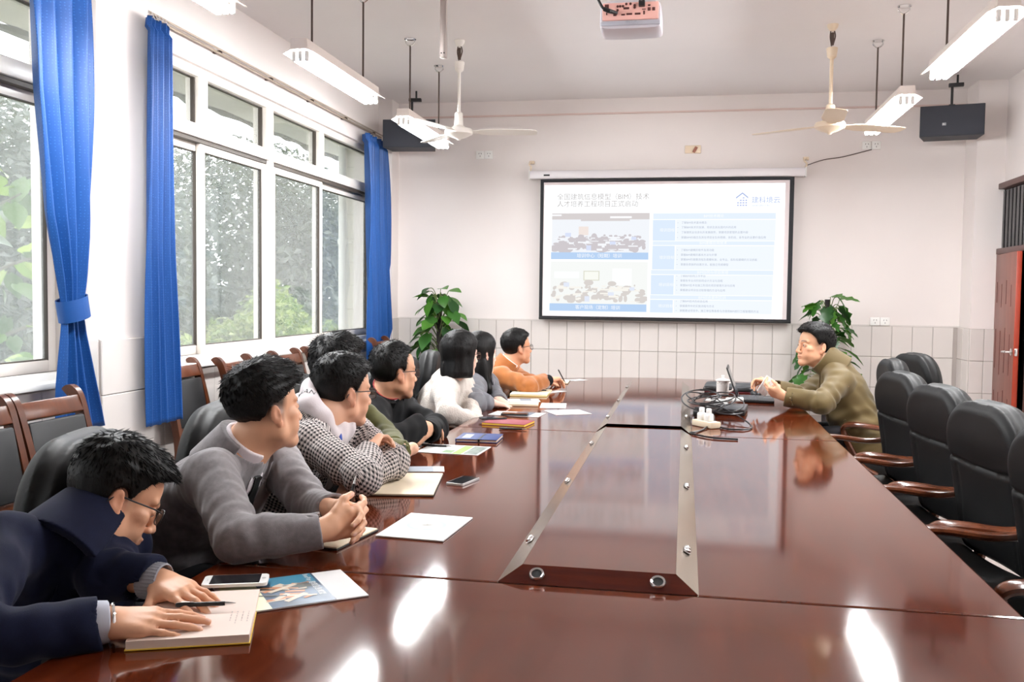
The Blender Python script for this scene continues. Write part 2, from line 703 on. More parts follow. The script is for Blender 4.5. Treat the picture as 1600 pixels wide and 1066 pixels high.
# wainscot: every tile a piece of its wall, joints left open over the grout bed
def tile_mesh(name, sx, sy, sz, bev=.0035):
    bm = BM()
    box(bm, (0, 0, 0), (sx, sy, sz), bev, seg=1)
    me = bpy.data.meshes.new(name)
    bm.to_mesh(me)
    bm.free()
    me.materials.append(M['tile'])
    return me

def lay(me, pts, parent):
    for p in pts:
        o = bpy.data.objects.new('tile', me)
        COL.objects.link(o)
        o.parent = parent
        o.location = p

TW, TH, TT = .18, .287, 1.155
bed = boxes('grout_bed', [((LX, BY - .006, 0), (2.5, BY, TT)), ((2.494, 8.856, 0), (2.5, BY, TT)), ((2.494, 8.854, 0), (RX, 8.86, TT))], M['grout'], wall_back)
tm = tile_mesh('tile', TW - .003, .012, TH - .003)
lay(tm, [(LX + .1 + TW * (i + .5), BY - .010, TT - TH * (r + .5)) for i in range(30) for r in range(3)], wall_back)
lay(tile_mesh('tile', .117, .012, TH - .003), [(x, 8.85, TT - TH * (r + .5)) for x in (2.554, 2.674) for r in range(3)], wall_back)
lay(tile_mesh('tile', .012, .166, TH - .003), [(2.49, 8.94 + .17 * k, TT - TH * (r + .5)) for k in (0, 1) for r in range(3)], wall_back)
boxes('grout_bed', [((-2.93, 4.255, 0), (-2.924, 4.725, TT)), ((-2.935, 4.254, 0), (-2.925, 4.26, TT)), ((LX, 4.72, 0), (LX + .006, 9.0, .925)), ((LX, 1.56, 0), (LX + .006, 4.26, .925)), ((-2.91, 8.98, 0), (-2.904, 9.2, TT))], M['grout'], wall_left)
lay(tile_mesh('tile', .012, .464, TH - .003), [(-2.919, 4.49, TT - TH * (r + .5)) for r in range(4)], wall_left)
lay(tile_mesh('tile', .10, .012, TH - .003), [(-2.98, 4.250, TT - TH * (r + .5)) for r in range(4)], wall_left)
lay(tile_mesh('tile', .012, .214, TH - .003), [(-2.90, 9.087, TT - TH * (r + .5)) for r in range(3)], wall_left)
tl = tile_mesh('tile', .012, .297, TH - .003)
lay(tl, [(LX + .010, 4.88 + .3 * k, .918 - TH * (r + .5)) for k in range(14) for r in range(2)], wall_left)
lay(tl, [(LX + .010, 2.61 + .3 * k, .918 - TH * (r + .5)) for k in range(6) for r in range(2)], wall_left)
struct(boxes('trim_1', [((LX + .14, BY - .022, 3.185), (RX - .24, BY, 3.2))], mat('trim_paint', S(214, 190, 182), .6)))
struct(boxes('trim_2', [((LX + .1, BY - .012, TT), (2.5, BY, TT + .012))], M['tile']))

# window units: outer frame, transom lights, two sliding sashes each
def rect_frame(bm, x, y0, y1, z0, z1, w_, t, bevel=.004):
    box(bm, (x, y0 + w_ / 2, (z0 + z1) / 2), (t, w_, z1 - z0), bevel)
    box(bm, (x, y1 - w_ / 2, (z0 + z1) / 2), (t, w_, z1 - z0), bevel)
    box(bm, (x, (y0 + y1) / 2, z0 + w_ / 2), (t - .002, y1 - y0 - 2 * w_ + .004, w_), bevel)
    box(bm, (x, (y0 + y1) / 2, z1 - w_ / 2), (t - .002, y1 - y0 - 2 * w_ + .004, w_), bevel)

def window(n, y0, y1, mid, first_front):
    e = bpy.data.objects.new('window_%d' % n, None)
    COL.objects.link(e)
    e.location = (-3.13, (y0 + y1) / 2, .93)
    struct(e)
    c = Vector(e.location)
    def P(name, bm, m):
        bmesh.ops.translate(bm, verts=bm.verts, vec=-c)
        return obj(name, bm, m, e)
    bm = BM()
    rect_frame(bm, -3.14, y0, y1, .93, 2.84, .06, .11)
    box(bm, (-3.13, (y0 + y1) / 2, 2.43), (.13, y1 - y0 - .1, .085), .006)
    box(bm, (-3.14, mid, 2.63), (.10, .11, .34), .005)
    P('window_frame', bm, M['frame'])
    bm = BM()
    box(bm, (-3.12, (y0 + y1) / 2, 2.375), (.07, y1 - y0 - .12, .025))
    box(bm, (-3.135, (y0 + y1) / 2, .992), (.06, y1 - y0 - .12, .012))
    P('sash_track', bm, M['track'])
    for a, b in ((y0 + .06, mid - .055), (mid + .055, y1 - .06)):
        bm = BM()
        box(bm, (-3.15, (a + b) / 2, 2.63), (.005, b - a, .32))
        P('pane', bm, M['glass'])
        bm = BM()
        rect_frame(bm, -3.135, a, b, 2.472, 2.785, .012, .03, .002)
        P('glazing_bead', bm, M['track'])
    for k, (a, b) in enumerate(((y0 + .055, mid + .035), (mid - .035, y1 - .055))):
        x = -3.115 if (k == 0) == first_front else -3.15
        bm = BM()
        rect_frame(bm, x, a, b, .995, 2.375, .062, .032)
        s = P('sash', bm, M['frame'])
        bm = BM()
        box(bm, (x - .004, (a + b) / 2, 1.685), (.005, b - a - .11, 1.27))
        g = P('pane', bm, M['glass'])
        g.parent = s
        bm = BM()
        rect_frame(bm, x, a + .058, b - .058, 1.053, 2.317, .009, .03, .001)
        r = P('rubber_seal', bm, M['track'])
        r.parent = s
    bm = BM()
    box(bm, (-3.06, (y0 + y1) / 2, .945), (.15, y1 - y0, .03), .006)
    box(bm, (-3.085, (y0 + y1) / 2, .978), (.05, y1 - y0, .04), .004)
    P('window_sill', bm, M['white'])
window(1, 1.56, 2.9, 2.25, True)
window(2, 2.9, 4.26, 3.55, True)
window(3, 4.72, 6.58, 5.61, False)
window(4, 6.58, 8.98, 7.60, True)
window(5, -2.1, -.5, -1.3, True)
window(6, -.5, 1.1, .3, True)

# curtain rail
t = thing('curtain_rail', 'twin grey curtain rail running along the wall above the long window', 'curtain rail', (-3.0, 6.8, 2.95))
bm = BM()
box(bm, (.0, 0, 0), (.018, 4.2, .012), .002)
box(bm, (.03, 0, .012), (.012, 4.2, .01), .002)
obj('rail', bm, mat('rail_metal', S(170, 154, 138), .5, .4), t)
for k in range(6):
    bm = BM()
    box(bm, (-.02, -1.9 + k * .76, .012), (.06, .02, .02), .003)
    obj('rail_bracket', bm, M['rod'], t)

# curtains
def curtain_mat():
    m, nt, N, L, b = new_mat('blue_jacquard')
    uv = N.new('ShaderNodeUVMap')
    mp = N.new('ShaderNodeMapping')
    mp.inputs['Scale'].default_value = (58, 70, 1)
    L.new(uv.outputs[0], mp.inputs[0])
    vo = N.new('ShaderNodeTexVoronoi')
    vo.inputs['Randomness'].default_value = .25
    vo.inputs['Scale'].default_value = 1
    L.new(mp.outputs[0], vo.inputs[0])
    lt = N.new('ShaderNodeMath')
    lt.operation = 'LESS_THAN'
    lt.inputs[1].default_value = .2
    L.new(vo.outputs['Distance'], lt.inputs[0])
    nz = N.new('ShaderNodeTexNoise')
    nz.inputs['Scale'].default_value = 3
    L.new(uv.outputs[0], nz.inputs[0])
    mx = N.new('ShaderNodeMix')
    mx.data_type = 'RGBA'
    mx.inputs[6].default_value = S(25, 72, 136)
    mx.inputs[7].default_value = S(50, 102, 170)
    ml = N.new('ShaderNodeMath')
    ml.operation = 'MULTIPLY'
    ml.inputs[1].default_value = .55
    L.new(lt.outputs[0], ml.inputs[0])
    L.new(ml.outputs[0], mx.inputs[0])
    L.new(mx.outputs[2], b.inputs['Base Color'])
    b.inputs['Roughness'].default_value = .45
    b.inputs['Specular IOR Level'].default_value = .35
    return m
M['curtain'] = curtain_mat()

def curtain(keys, x0, pl, amp, label, tie=None):
    """keys: (z, y_start, y_end) from top to bottom"""
    zs = np.linspace(keys[0][0], keys[-1][0], 90)
    kz = np.array([k[0] for k in keys])[::-1]
    ya = np.interp(zs, kz, np.array([k[1] for k in keys])[::-1])
    yb = np.interp(zs, kz, np.array([k[2] for k in keys])[::-1])
    for q in (ya, yb):
        q[1:-1] = (q[:-2] + q[1:-1] * 2 + q[2:]) / 4
    c = Vector((x0, (keys[0][1] + keys[0][2]) / 2, keys[-1][0]))
    t = thing('curtain', label, 'curtain', c)
    nu = 140
    u = np.linspace(0, 1, nu)
    V = np.zeros((len(zs), nu, 3))
    for i, z in enumerate(zs):
        f = i / (len(zs) - 1)
        wd = yb[i] - ya[i]
        fold = amp * (1 - .25 * f) * min(1, .35 + .65 * wd / .3)
        ph = .5 * math.sin(f * 5)
        uu = u + .015 * np.sin(7 * u + 6 * f)
        V[i, :, 0] = x0 + fold * np.sin(2 * PI * pl * uu + ph) + .25 * fold * np.sin(2 * PI * pl * .6 * uu + 2 * f + 1) - (.02 if i < 3 else 0)
        V[i, :, 1] = ya[i] + wd * (u + .012 * np.sin(2 * PI * pl * 2 * uu))
        V[i, :, 2] = z + .006 * np.sin(2 * PI * pl * uu) * (f > .95)
    if tie:
        z0 = tie
        for i, z in enumerate(zs):
            k = math.exp(-((z - z0) / .09) ** 2)
            V[i, :, 0] = x0 + (V[i, :, 0] - x0) * (1 - .35 * k)
    n = nu
    F = [(i * n + j, i * n + j + 1, (i + 1) * n + j + 1, (i + 1) * n + j) for i in range(len(zs) - 1) for j in range(n - 1)]
    me = np_mesh('cloth', V.reshape(-1, 3) - np.array(c), F)
    uvl = me.uv_layers.new(name='UVMap')
    vi = np.empty(len(me.loops), np.int32)
    me.loops.foreach_get('vertex_index', vi)
    UV = np.stack([np.tile(u * .9, len(zs)), np.repeat((zs - zs.min()), n)], 1)
    uvl.data.foreach_set('uv', UV[vi].astype(np.float32).ravel())
    o = link('cloth', me, M['curtain'], t)
    sd = o.modifiers.new('thick', 'SOLIDIFY')
    sd.thickness = .003
    # heading tape with pinch pleats and hooks
    for k in range(6):
        bm = BM()
        y = keys[0][1] + (keys[0][2] - keys[0][1]) * (k + .5) / 6 - c.y
        tube(bm, spline([(0, y, keys[0][0] - c.z - .01), (-.012, y, keys[0][0] - c.z + .015), (-.02, y, keys[0][0] - c.z + .03)], 3), .003, 6)
        obj('hook', bm, M['chrome'], t)
    if tie:
        bm = BM()
        i = int(np.argmin(abs(zs - tie)))
        y0, y1 = ya[i] - c.y, yb[i] - c.y
        ym, hw = (y0 + y1) / 2, (y1 - y0) / 2 + .012
        path = [((amp * 1.05 + .014) * math.cos(a), ym + hw * math.sin(a), tie - c.z + .02 * math.sin(a)) for a in np.linspace(0, 2 * PI, 40)[:-1]]
        sweep(bm, path, [(-.05, -.003), (.05, -.003), (.052, .002), (-.052, .002)], up=(0, 0, 1), closed=True)
        tb = obj('tieback', bm, M['curtain'], t)
        uvl = tb.data.uv_layers.new(name='UVMap')
    return t
curtain([(2.90, 3.665, 4.105), (2.3, 3.69, 4.11), (1.75, 3.76, 4.10), (1.45, 3.85, 4.055), (1.32, 3.885, 4.035), (1.2, 3.88, 4.045), (.95, 3.85, 4.13), (.73, 3.84, 4.21)], -2.86, 4, .04, 'blue patterned curtain gathered by a tieback, left of the white pillar', 1.32)
curtain([(2.88, 4.60, 4.81), (2.80, 4.585, 4.805), (1.6, 4.54, 4.82), (.67, 4.55, 4.88)], -2.845, 4.5, .026, 'straight blue curtain hanging right beside the white pillar')
curtain([(2.89, 8.27, 8.80), (2.80, 8.27, 8.82), (1.75, 8.30, 8.98), (.9, 8.36, 9.1), (.5, 8.36, 9.12)], -2.93, 5, .04, 'blue curtain in the far corner by the back wall')

# ------------------------------------------------------------------ door at the right
d = bpy.data.objects.new('door_1', None)
COL.objects.link(d)
struct(d)
d.location = (2.72, 8.95, 0)
bm = BM()
fr = mat('door_frame_paint', S(92, 66, 62), .45)
for y in (.0, -.9):
    box(bm, (.03, y, 1.21), (.12, .05, 2.42), .005)
box(bm, (.03, -.45, 2.41), (.12, .9, .05), .005)
box(bm, (.03, -.45, 1.84), (.12, .86, .05), .005)
obj('door_frame', bm, fr, d)
bm = BM()
box(bm, (.03, -.45, 2.12), (.01, .84, .52))
obj('pane', bm, mat('dark_transom_glass', S(58, 56, 58), .15), d)
bm = BM()
for k in range(9):
    box(bm, (.015, -.1 - .09 * k, 2.12), (.006, .045, .5), .002)
obj('transom_curtain', bm, mat('grey_net', S(96, 92, 92), .9), d)
a = math.radians(5.5)
leaf = bpy.data.objects.new('door_leaf', None)
COL.objects.link(leaf)
leaf.parent = d
leaf.location = (-.02, -.03, 0)
leaf.rotation_euler = (0, 0, -a)
def leafbm():
    bm = BM()
    box(bm, (.02, -.4, .91), (.04, .8, 1.80), .003)
    bm.faces.ensure_lookup_table()
    for f in bm.faces:
        if f.normal.y < -.5:
            f.material_index = 1
    for row, (z, h) in enumerate(((1.48, .2), (.99, .38), (.4, .5))):
        for k in range(4):
            box(bm, (-.0005, -.14 - .17 * k, z - .03 * (k % 2)), (.003, .012, h * (1 - .1 * (k in (0, 3)))), 0, mi=2)
    return bm
obj('door_panel', leafbm(), [M['doorwood'], M['dooredge'], mat('door_groove', S(92, 30, 20), .5)], leaf)
bm = BM()
lathe(bm, [(.03, 0), (.032, .006), (.02, .012), (.011, .016), (.011, .05), (.0, .052)], (0, -.745, .99), 16, axis=(-1, 0, 0))
tube(bm, spline([(-.045, -.745, .99), (-.05, -.70, .99), (-.048, -.63, .985)], 4), .010, 8)
box(bm, (.02, -.801, .99), (.024, .004, .06), .001)
obj('door_handle', bm, M['chrome'], leaf)
# fix the depth of sub-parts: the leaf empty is the part, panel and handle its sub-parts

# ------------------------------------------------------------------ sockets, wall boxes, cables
def plate(name, label, loc, w_, h, gang=1, group=None):
    t = thing(name, label, 'socket', loc, group=group)
    for g in range(gang):
        bm = BM()
        x = (g - (gang - 1) / 2) * (w_ + .004)
        box(bm, (x, -.006, 0), (w_, .012, h), .004)
        obj('face_plate', bm, M['white'], t)
        bm = BM()
        for dx, dz, r in ((-.012, .012, .4), (.012, .012, -.4), (0, -.014, 0)):
            box(bm, (x + dx, -.0125, dz), (.004, .002, .012), 0, rotm(0, r, 0))
        obj('socket_slot', bm, M['dark'], t)
    return t
plate('wall_socket', 'white double wall socket high above the screen, near the left fan', (-2.01, BY, 2.81), .085, .08, 2)
plate('wall_socket', 'white double wall socket on tile line right of the screen', (1.80, BY - .016, 1.20), .085, .075, 2)
t = thing('junction_plate', 'cream wall plate with brown dangling flap above the screen centre', 'wall plate', (.045, BY, 2.83))
bm = BM()
box(bm, (0, -.008, 0), (.15, .016, .075), .004)
obj('face_plate', bm, M['fancream'], t)
bm = BM()
box(bm, (.02, -.022, -.005), (.028, .012, .06), .003, rotm(0, .5, 0))
obj('flap', bm, mat('brown_flap', S(150, 96, 78), .6), t)
plate('wall_socket', 'small white socket box on back wall under right lamp', (1.68, BY, 2.84), .08, .075, 2)
for nm, pts, r, lab in (('wall_cable', [(1.1, 9.18, 2.66), (1.25, 9.185, 2.71), (1.42, 9.19, 2.735), (1.6, 9.19, 2.78), (1.68, 9.19, 2.80)], .004, 'thin grey cable running along wall from screen case to socket'),):
    bm = BM()
    tube(bm, spline(pts, 6), r, 6)
    tag(obj(nm, bm, M['rod']), lab, 'cable')

# ------------------------------------------------------------------ ceiling: lamps, fans, projector, speakers
def lamp(x, y, label, group, vis=True):
    t = thing('tube_lamp', label, 'ceiling lamp', (x, y, CZ), group=group)
    zt = 2.68 - CZ
    bm = BM()
    pf = [(-.045, .085), (.045, .085), (.05, .036), (.092, .010), (.091, .006), (.045, .03), (-.045, .03), (-.091, .006), (-.092, .010), (-.05, .036)]
    rings = [[(px, yy, zt + .018 + pz) for px, pz in pf] for yy in (-.6, .6)]
    ring_loft(bm, rings)
    obj('housing', bm, M['lampbody'], t, smooth=0)
    for sx in (-.036, 0, .036):
        bm = BM()
        tube(bm, [(sx, -.565, zt), (sx, .565, zt)], .0135, 10)
        obj('tube', bm, M['tube'], t)
    for sy in (-1, 1):
        bm = BM()
        for sx in (-.036, 0, .036):
            box(bm, (sx, sy * .575, zt + .014), (.022, .02, .055), .004)
        obj('lamp_holder', bm, M['white'], t)
        bm = BM()
        tube(bm, [(0, sy * .42, zt + .1), (0, sy * .42, -.05)], .0065, 8)
        o = obj('rod', bm, M['rod'], t)
        bm = BM()
        lathe(bm, [(.045, 0), (.045, -.004), (.012, -.008)], (0, sy * .42, 0), 16)
        for q in (-1, 1):
            tube(bm, spline([(q * .03, sy * .42, -.003), (q * .034, sy * .42, -.03), (0, sy * .42, -.055)], 4), .005, 6)
        h = obj('ceiling_hook', bm, M['chrome'], t)
    return t
G = 'three-tube lamps hung from the ceiling in two rows'
lamp(-2.09, 7.30, 'three-tube hanging lamp nearest the left fan, in front of the left speaker', G)
lamp(-2.085, 5.40, 'three-tube hanging lamp in the middle of the window-side row', G)
lamp(-2.08, 3.40, 'three-tube lamp cut by the top of the photo above the blue curtains', G)
lamp(1.38, 7.00, 'three-tube hanging lamp behind the right fan blade', G)
lamp(1.40, 5.16, 'three-tube lamp at the top right corner near the right speaker', G)
lamp(1.40, 3.1, 'three-tube hanging lamp outside the picture above the near right chairs', G)

def fan(x, y, hz, blades, m, label):
    t = thing('ceiling_fan', label, 'fan', (x, y, CZ))
    z = hz - CZ
    bm = BM()
    tube(bm, [(0, 0, -.2), (0, 0, z + .08)], .0125, 10)
    obj('down_rod', bm, m, t)
    bm = BM()
    lathe(bm, [(.04, 0), (.036, -.02), (.018, -.045)], (0, 0, 0), 16)
    obj('ceiling_cup', bm, m, t)
    bm = BM()
    tube(bm, spline([(.012, 0, -.04), (.02, .005, -.08), (.008, 0, -.13)], 5), .005, 6)
    tube(bm, spline([(-.012, 0, -.04), (-.016, -.005, -.09), (-.004, 0, -.15)], 5), .004, 6)
    box(bm, (0, 0, -.10), (.022, .022, .09), .004)
    obj('ceiling_mount', bm, M['rod'], t)
    bm = BM()
    lathe(bm, [(.016, -.24), (.032, -.225), (.04, -.165), (.034, -.16), (.012, -.18)], (0, 0, 0), 20)
    obj('canopy', bm, m, t)
    bm = BM()
    lathe(bm, [(.02, z + .16), (.03, z + .15), (.034, z + .06), (.05, z + .045), (.10, z + .03), (.108, z + .012), (.105, z - .006), (.085, z - .016), (.06, z - .03), (.02, z - .042), (.012, z - .052), (0, z - .054)], (0, 0, 0), 32)
    obj('motor_housing', bm, m, t)
    for ang in blades:
        a = math.radians(ang)
        bm = BM()
        R = Matrix.Rotation(a, 3, 'Z')
        rings = []
        for s_, wd in ((.09, .03), (.14, .035), (.17, .06), (.25, .075), (.55, .07), (.585, .06), (.60, .03)):
            tw = math.radians(-7)
            rr = []
            for q, h in ((-wd, .0025), (wd, .0025), (wd, -.0025), (-wd, -.0025)):
                rr.append(R @ Vector((s_, q * math.cos(tw), z + .012 + h + q * math.sin(tw))))
            rings.append(rr)
        ring_loft(bm, rings)
        obj('blade', bm, m, t, smooth=20)
    return t
fan(-1.73, 6.98, 2.64, (10, 130, 250), M['fan'], 'white ceiling fan left of the screen beside the window-side lamps')
fan(.985, 6.95, 2.625, (146, 266, 26), M['fancream'], 'cream ceiling fan right of the screen on a long rod')

# projector seen from behind
t = thing('projector', 'white projector hanging from the ceiling with pink connector panel', 'projector', (-.29, 4.62, CZ))
z = 2.75 - CZ
bm = BM()
rings = []
for yy, sx, zt, zb in ((.0, .142, .10, -.035), (.012, .15, .105, -.04), (.2, .152, .105, -.035), (.25, .14, .09, -.02)):
    r = []
    for k in range(24):
        a = 2 * PI * k / 24
        ca, sa = math.cos(a), math.sin(a)
        px = sx * math.copysign(abs(ca) ** .35, ca)
        pz = math.copysign(abs(sa) ** .35, sa)
        r.append((px, yy, z + (zt if pz > 0 else -zb * 1.0) * (pz if pz > 0 else pz)))
    rings.append(r)
ring_loft(bm, rings)
obj('body', bm, mat('projector_shell', S(214, 208, 214), .35), t)
bm = BM()
box(bm, (0, -.004, z + .045), (.272, .012, .085), .006)
pn = obj('connector_panel', bm, mat('pink_panel', S(250, 192, 180), .5), t)
pdk = mat('port_dark', S(84, 40, 36), .5)
for x, zz, w_, h in ((-.115, .07, .02, .02), (-.115, .035, .006, .012), (-.02, .058, .028, .01), (-.005, .03, .028, .009), (.035, .03, .028, .009), (-.075, .03, .016, .014), (-.035, .028, .018, .008), (.065, .05, .018, .004), (.066, .034, .008, .018), (.09, .05, .014, .016), (.112, .05, .014, .016), (.09, .068, .012, .008)):
    bm = BM()
    box(bm, (x, -.011, z + zz), (w_, .004, h), .001)
    obj('port', bm, pdk, t).parent = pn
for x, zz in ((-.062, .05), (-.05, .068), (-.036, .068), (-.062, .068), (-.02, .078), (0, .078), (.02, .06), (.02, .07)):
    bm = BM()
    lathe(bm, [(.006, 0), (.006, .005), (.003, .006)], (x, -.009, z + zz), 10, axis=(0, -1, 0))
    obj('port', bm, pdk, t).parent = pn
bm = BM()
box(bm, (.0, .0, z - .012), (.29, .02, .02), .004)
for k in range(3):
    for r in range(3):
        box(bm, (-.015 + .02 * k, -.012, z - .004 - .007 * r), (.014, .003, .004), 0)
obj('vent', bm, mat('silver_grille', S(196, 196, 206), .4, .3), t)
bm = BM()
tube(bm, [(0, .12, z + .1), (0, .12, 0)], .02, 12)
lathe(bm, [(.06, 0), (.06, -.01), (.02, -.012)], (0, .12, 0), 20)
obj('ceiling_bracket', bm, M['white'], t)
bm = BM()
tube(bm, spline([(-.16, .3, 0), (-.165, .1, -.38), (-.16, -.03, z + .12), (-.145, -.06, z + .075), (-.125, -.065, z + .045), (-.10, -.06, z + .035)], 8), .007, 8)
tube(bm, [(-.125, -.065, z + .044), (-.10, -.06, z + .034), (-.065, -.02, z + .034)], [.011, .011, .008], 10)
box(bm, (.055, -.02, z + .075), (.03, .03, .028), .004)
tube(bm, spline([(.055, -.03, z + .085), (.05, -.03, z + .14), (.03, .1, z + .3), (.02, .12, -.02)], 6), .006, 8)
obj('cable', bm, M['black'], t)

t = thing('ceiling_pole', 'empty grey square pole hanging from ceiling left of the projector', 'pole', (-1.385, 5.21, CZ))
bm = BM()
box(bm, (0, 0, (2.755 - CZ) / 2), (.036, .036, CZ - 2.755), .003)
obj('square_tube', bm, mat('zinc_tube', S(176, 164, 158), .4, .5), t)
bm = BM()
box(bm, (0, 0, -.004), (.11, .11, .008), .002)
obj('ceiling_plate', bm, M['rod'], t)
bm = BM()
for dx in (-.008, .008):
    lathe(bm, [(.004, 0), (.004, .002), (0, .002)], (dx, -.018, 2.755 - CZ + .025), 10, axis=(0, -1, 0))
obj('bolt_hole', bm, M['dark'], t)

def speaker(c, rz, label, logo):
    t = thing('speaker', label, 'speaker', (c[0], c[1], CZ), rz)
    z = c[2] - CZ
    bm = BM()
    prism(bm, [(-.25, -.13), (.25, -.13), (.21, .13), (-.21, .13)], z - .13, z + .13, .004)
    obj('cabinet', bm, M['spk'], t, smooth=0)
    bm = BM()
    box(bm, (0, -.134, z), (.49, .012, .25), .004)
    obj('grille', bm, mat('speaker_cloth', S(44, 46, 54), .8, bump=.4, bscale=500, dist=.001), t)
    if logo:
        bm = BM()
        box(bm, (-.06, -.1405, z - .03), (.03, .003, .024), .001)
        lg = obj('badge', bm, mat('badge_grey', S(150, 150, 152), .4), t)
        text('lettering', 'JBL', .013, M['white'], t, Matrix.Translation((-.073, -.1425, z - .03)) @ Matrix.Rotation(PI / 2, 4, 'X')).parent = lg
    bm = BM()
    tube(bm, [(0, .02, -.1), (0, .02, z + .16)], .011, 10)
    box(bm, (0, .0, z + .14), (.05, .06, .03), .005)
    box(bm, (.03, .02, -.085), (.12, .05, .03), .005)
    tube(bm, [(.04, .02, 0), (.04, .02, -.09)], .009, 8)
    obj('hanging_bracket', bm, M['black'], t)
    return t
speaker((-2.6, 8.62, 2.915), math.radians(6), 'dark box speaker hanging in the left corner behind the lit lamp', False)
speaker((2.22, 8.62, 2.93), math.radians(-12), 'dark box speaker hanging at the right above the door side', True)

# ------------------------------------------------------------------ projection screen
t = thing('projection_screen', 'wide pull-down projection screen on back wall showing a bright training slide', 'screen', (-.22, 9.08, 1.18))
cx, cz = -.22, 1.18
def at(x, y, z):
    return (x - cx, y - 9.08, z - cz)
bm = BM()
box(bm, at(-.225, 9.12, 2.59), (2.62, .075, .08), .012)
case = obj('screen_case', bm, M['case'], t)
for q in (-1.535, 1.085):
    bm = BM()
    box(bm, at(q, 9.12, 2.59), (.012, .085, .09), .004)
    obj('end_cap', bm, M['white'], t)
    bm = BM()
    tube(bm, spline([at(q, 9.13, 2.63), at(q + .012, 9.13, 2.67), at(q - .01, 9.14, 2.70), at(q + .01, 9.17, 2.725)], 5), .008, 8)
    box(bm, at(q + .01, 9.185, 2.725), (.05, .03, .03), .004)
    obj('wall_hook', bm, M['fancream'], t)
bm = BM()
box(bm, at(-1.36, 9.081, 2.585), (.06, .004, .016), .001)
obj('case_badge', bm, M['black'], t)
bm = BM()
# black border as a ring of four strips
x0, x1, z0, z1 = -1.42, .985, 1.182, 2.545
xi0, xi1, zi0, zi1 = -1.388, .945, 1.205, 2.515
for a, b in (((x0, z0), (xi0, z1)), ((xi1, z0), (x1, z1)), ((xi0, z0), (xi1, zi0)), ((xi0, zi1), (xi1, z1))):
    box(bm, at((a[0] + b[0]) / 2, 9.09, (a[1] + b[1]) / 2), (b[0] - a[0], .004, b[1] - a[1]))
obj('border', bm, M['screenblack'], t, smooth=0)
bm = BM()
box(bm, at((xi0 + xi1) / 2, 9.092, (zi0 + zi1) / 2), (xi1 - xi0 + .01, .002, zi1 - zi0 + .01))
obj('screen_cloth', bm, M['screenwhite'], t, smooth=0)
bm = BM()
tube(bm, [at(x0, 9.09, z0), at(x1, 9.09, z0)], .013, 10)
obj('weight_bar', bm, M['black'], t)
SX0, SX1, SZ0, SZ1 = -1.380, .905, 1.208, 2.488
def sl(name, col, rects, y, parent, s_=.83):
    bm = BM()
    for a, b, c, d in rects:
        X0, X1 = SX0 + a * (SX1 - SX0), SX0 + b * (SX1 - SX0)
        Z1, Z0 = SZ1 - c * (SZ1 - SZ0), SZ1 - d * (SZ1 - SZ0)
        quad(bm, [at(X0, y, Z0), at(X1, y, Z0), at(X1, y, Z1), at(X0, y, Z1)])
    o = obj(name, bm, emission(name + '_light', col, s_), parent, smooth=0)
    if len(rects) > 1:
        o['kind'] = 'stuff'
    return o
def st(body, fx, fy, size, col, parent, align='LEFT', y=9.0855):
    mt = Matrix.Translation(at(SX0 + fx * (SX1 - SX0), y, SZ1 - fy * (SZ1 - SZ0))) @ Matrix.Rotation(PI / 2, 4, 'X')
    return text('lettering', body, size, col, parent, mt, align)
slide = sl('slide', S(250, 253, 255), [(0, 1, 0, 1)], 9.0895, t, .99)
sl('table_header', S(228, 239, 251), [(.465, .965, .218, .263), (.465, .962, .427, .457), (.46, .96, .643, .676), (.458, .958, .832, .863)], 9.0885, slide)
sl('table_side_cell', S(220, 234, 251), [(.464, .558, .268, .424), (.464, .557, .461, .64), (.46, .556, .68, .829), (.458, .554, .867, .965)], 9.0885, slide)
sl('table_cell', S(240, 246, 254), [(.561, .965, .268, .424), (.56, .962, .461, .64), (.559, .96, .68, .829), (.557, .958, .867, .965)], 9.0885, slide)
tc_grey = emission('slide_grey_text', S(182, 176, 174), .83)
tc_pale = emission('slide_pale_text', S(176, 184, 198), .83)
tc_white = emission('slide_white_text', S(252, 253, 255), .83)
tc_logo = emission('slide_logo_blue', S(172, 186, 226), .83)
st('全国建筑信息模型（BIM）技术', .055, .094, .066, tc_grey, slide)
st('人才培养工程项目正式启动', .055, .148, .066, tc_grey, slide)
st('建科境云', .866, .127, .066, tc_logo, slide)
st('JIANKE JINGYUN', .868, .165, .021, tc_logo, slide)
# building emblem of stacked window dashes under a gable
lg = [(.807 + .0 * k, .817, .125 + .017 * k, .133 + .017 * k) for k in range(3)]
rec = []
for k in range(5):
    for c_ in range(4):
        xx = .808 + .011 * c_
        top = .085 + .022 * abs(c_ - 2)
        yy = .085 + .018 * k
        if yy > top:
            rec.append((xx, xx + .007, yy, yy + .009))
sl('emblem', S(178, 190, 232), rec, 9.0875, slide)
bm = BM()
for a, b in (((.803, .108), (.829, .072)), ((.829, .072), (.852, .106))):
    p, q = [Vector(at(SX0 + f[0] * (SX1 - SX0), 9.087, SZ1 - f[1] * (SZ1 - SZ0))) for f in (a, b)]
    dz = Vector((0, 0, .007))
    quad(bm, [p - dz, q - dz, q + dz, p + dz])
obj('emblem_roof', bm, tc_logo, slide, smooth=0)
for lab, fy in (('BIM技术概论', .241), ('BIM建模应用技术', .442), ('BIM协同与项目管理', .66), ('BIM综合案例实训', .848)):
    st(lab, .715, fy, .034, tc_white, slide, 'CENTER')
for fy in (.345, .55, .755, .915):
    st('培训目标', .556, fy, .036, tc_white, slide, 'RIGHT')
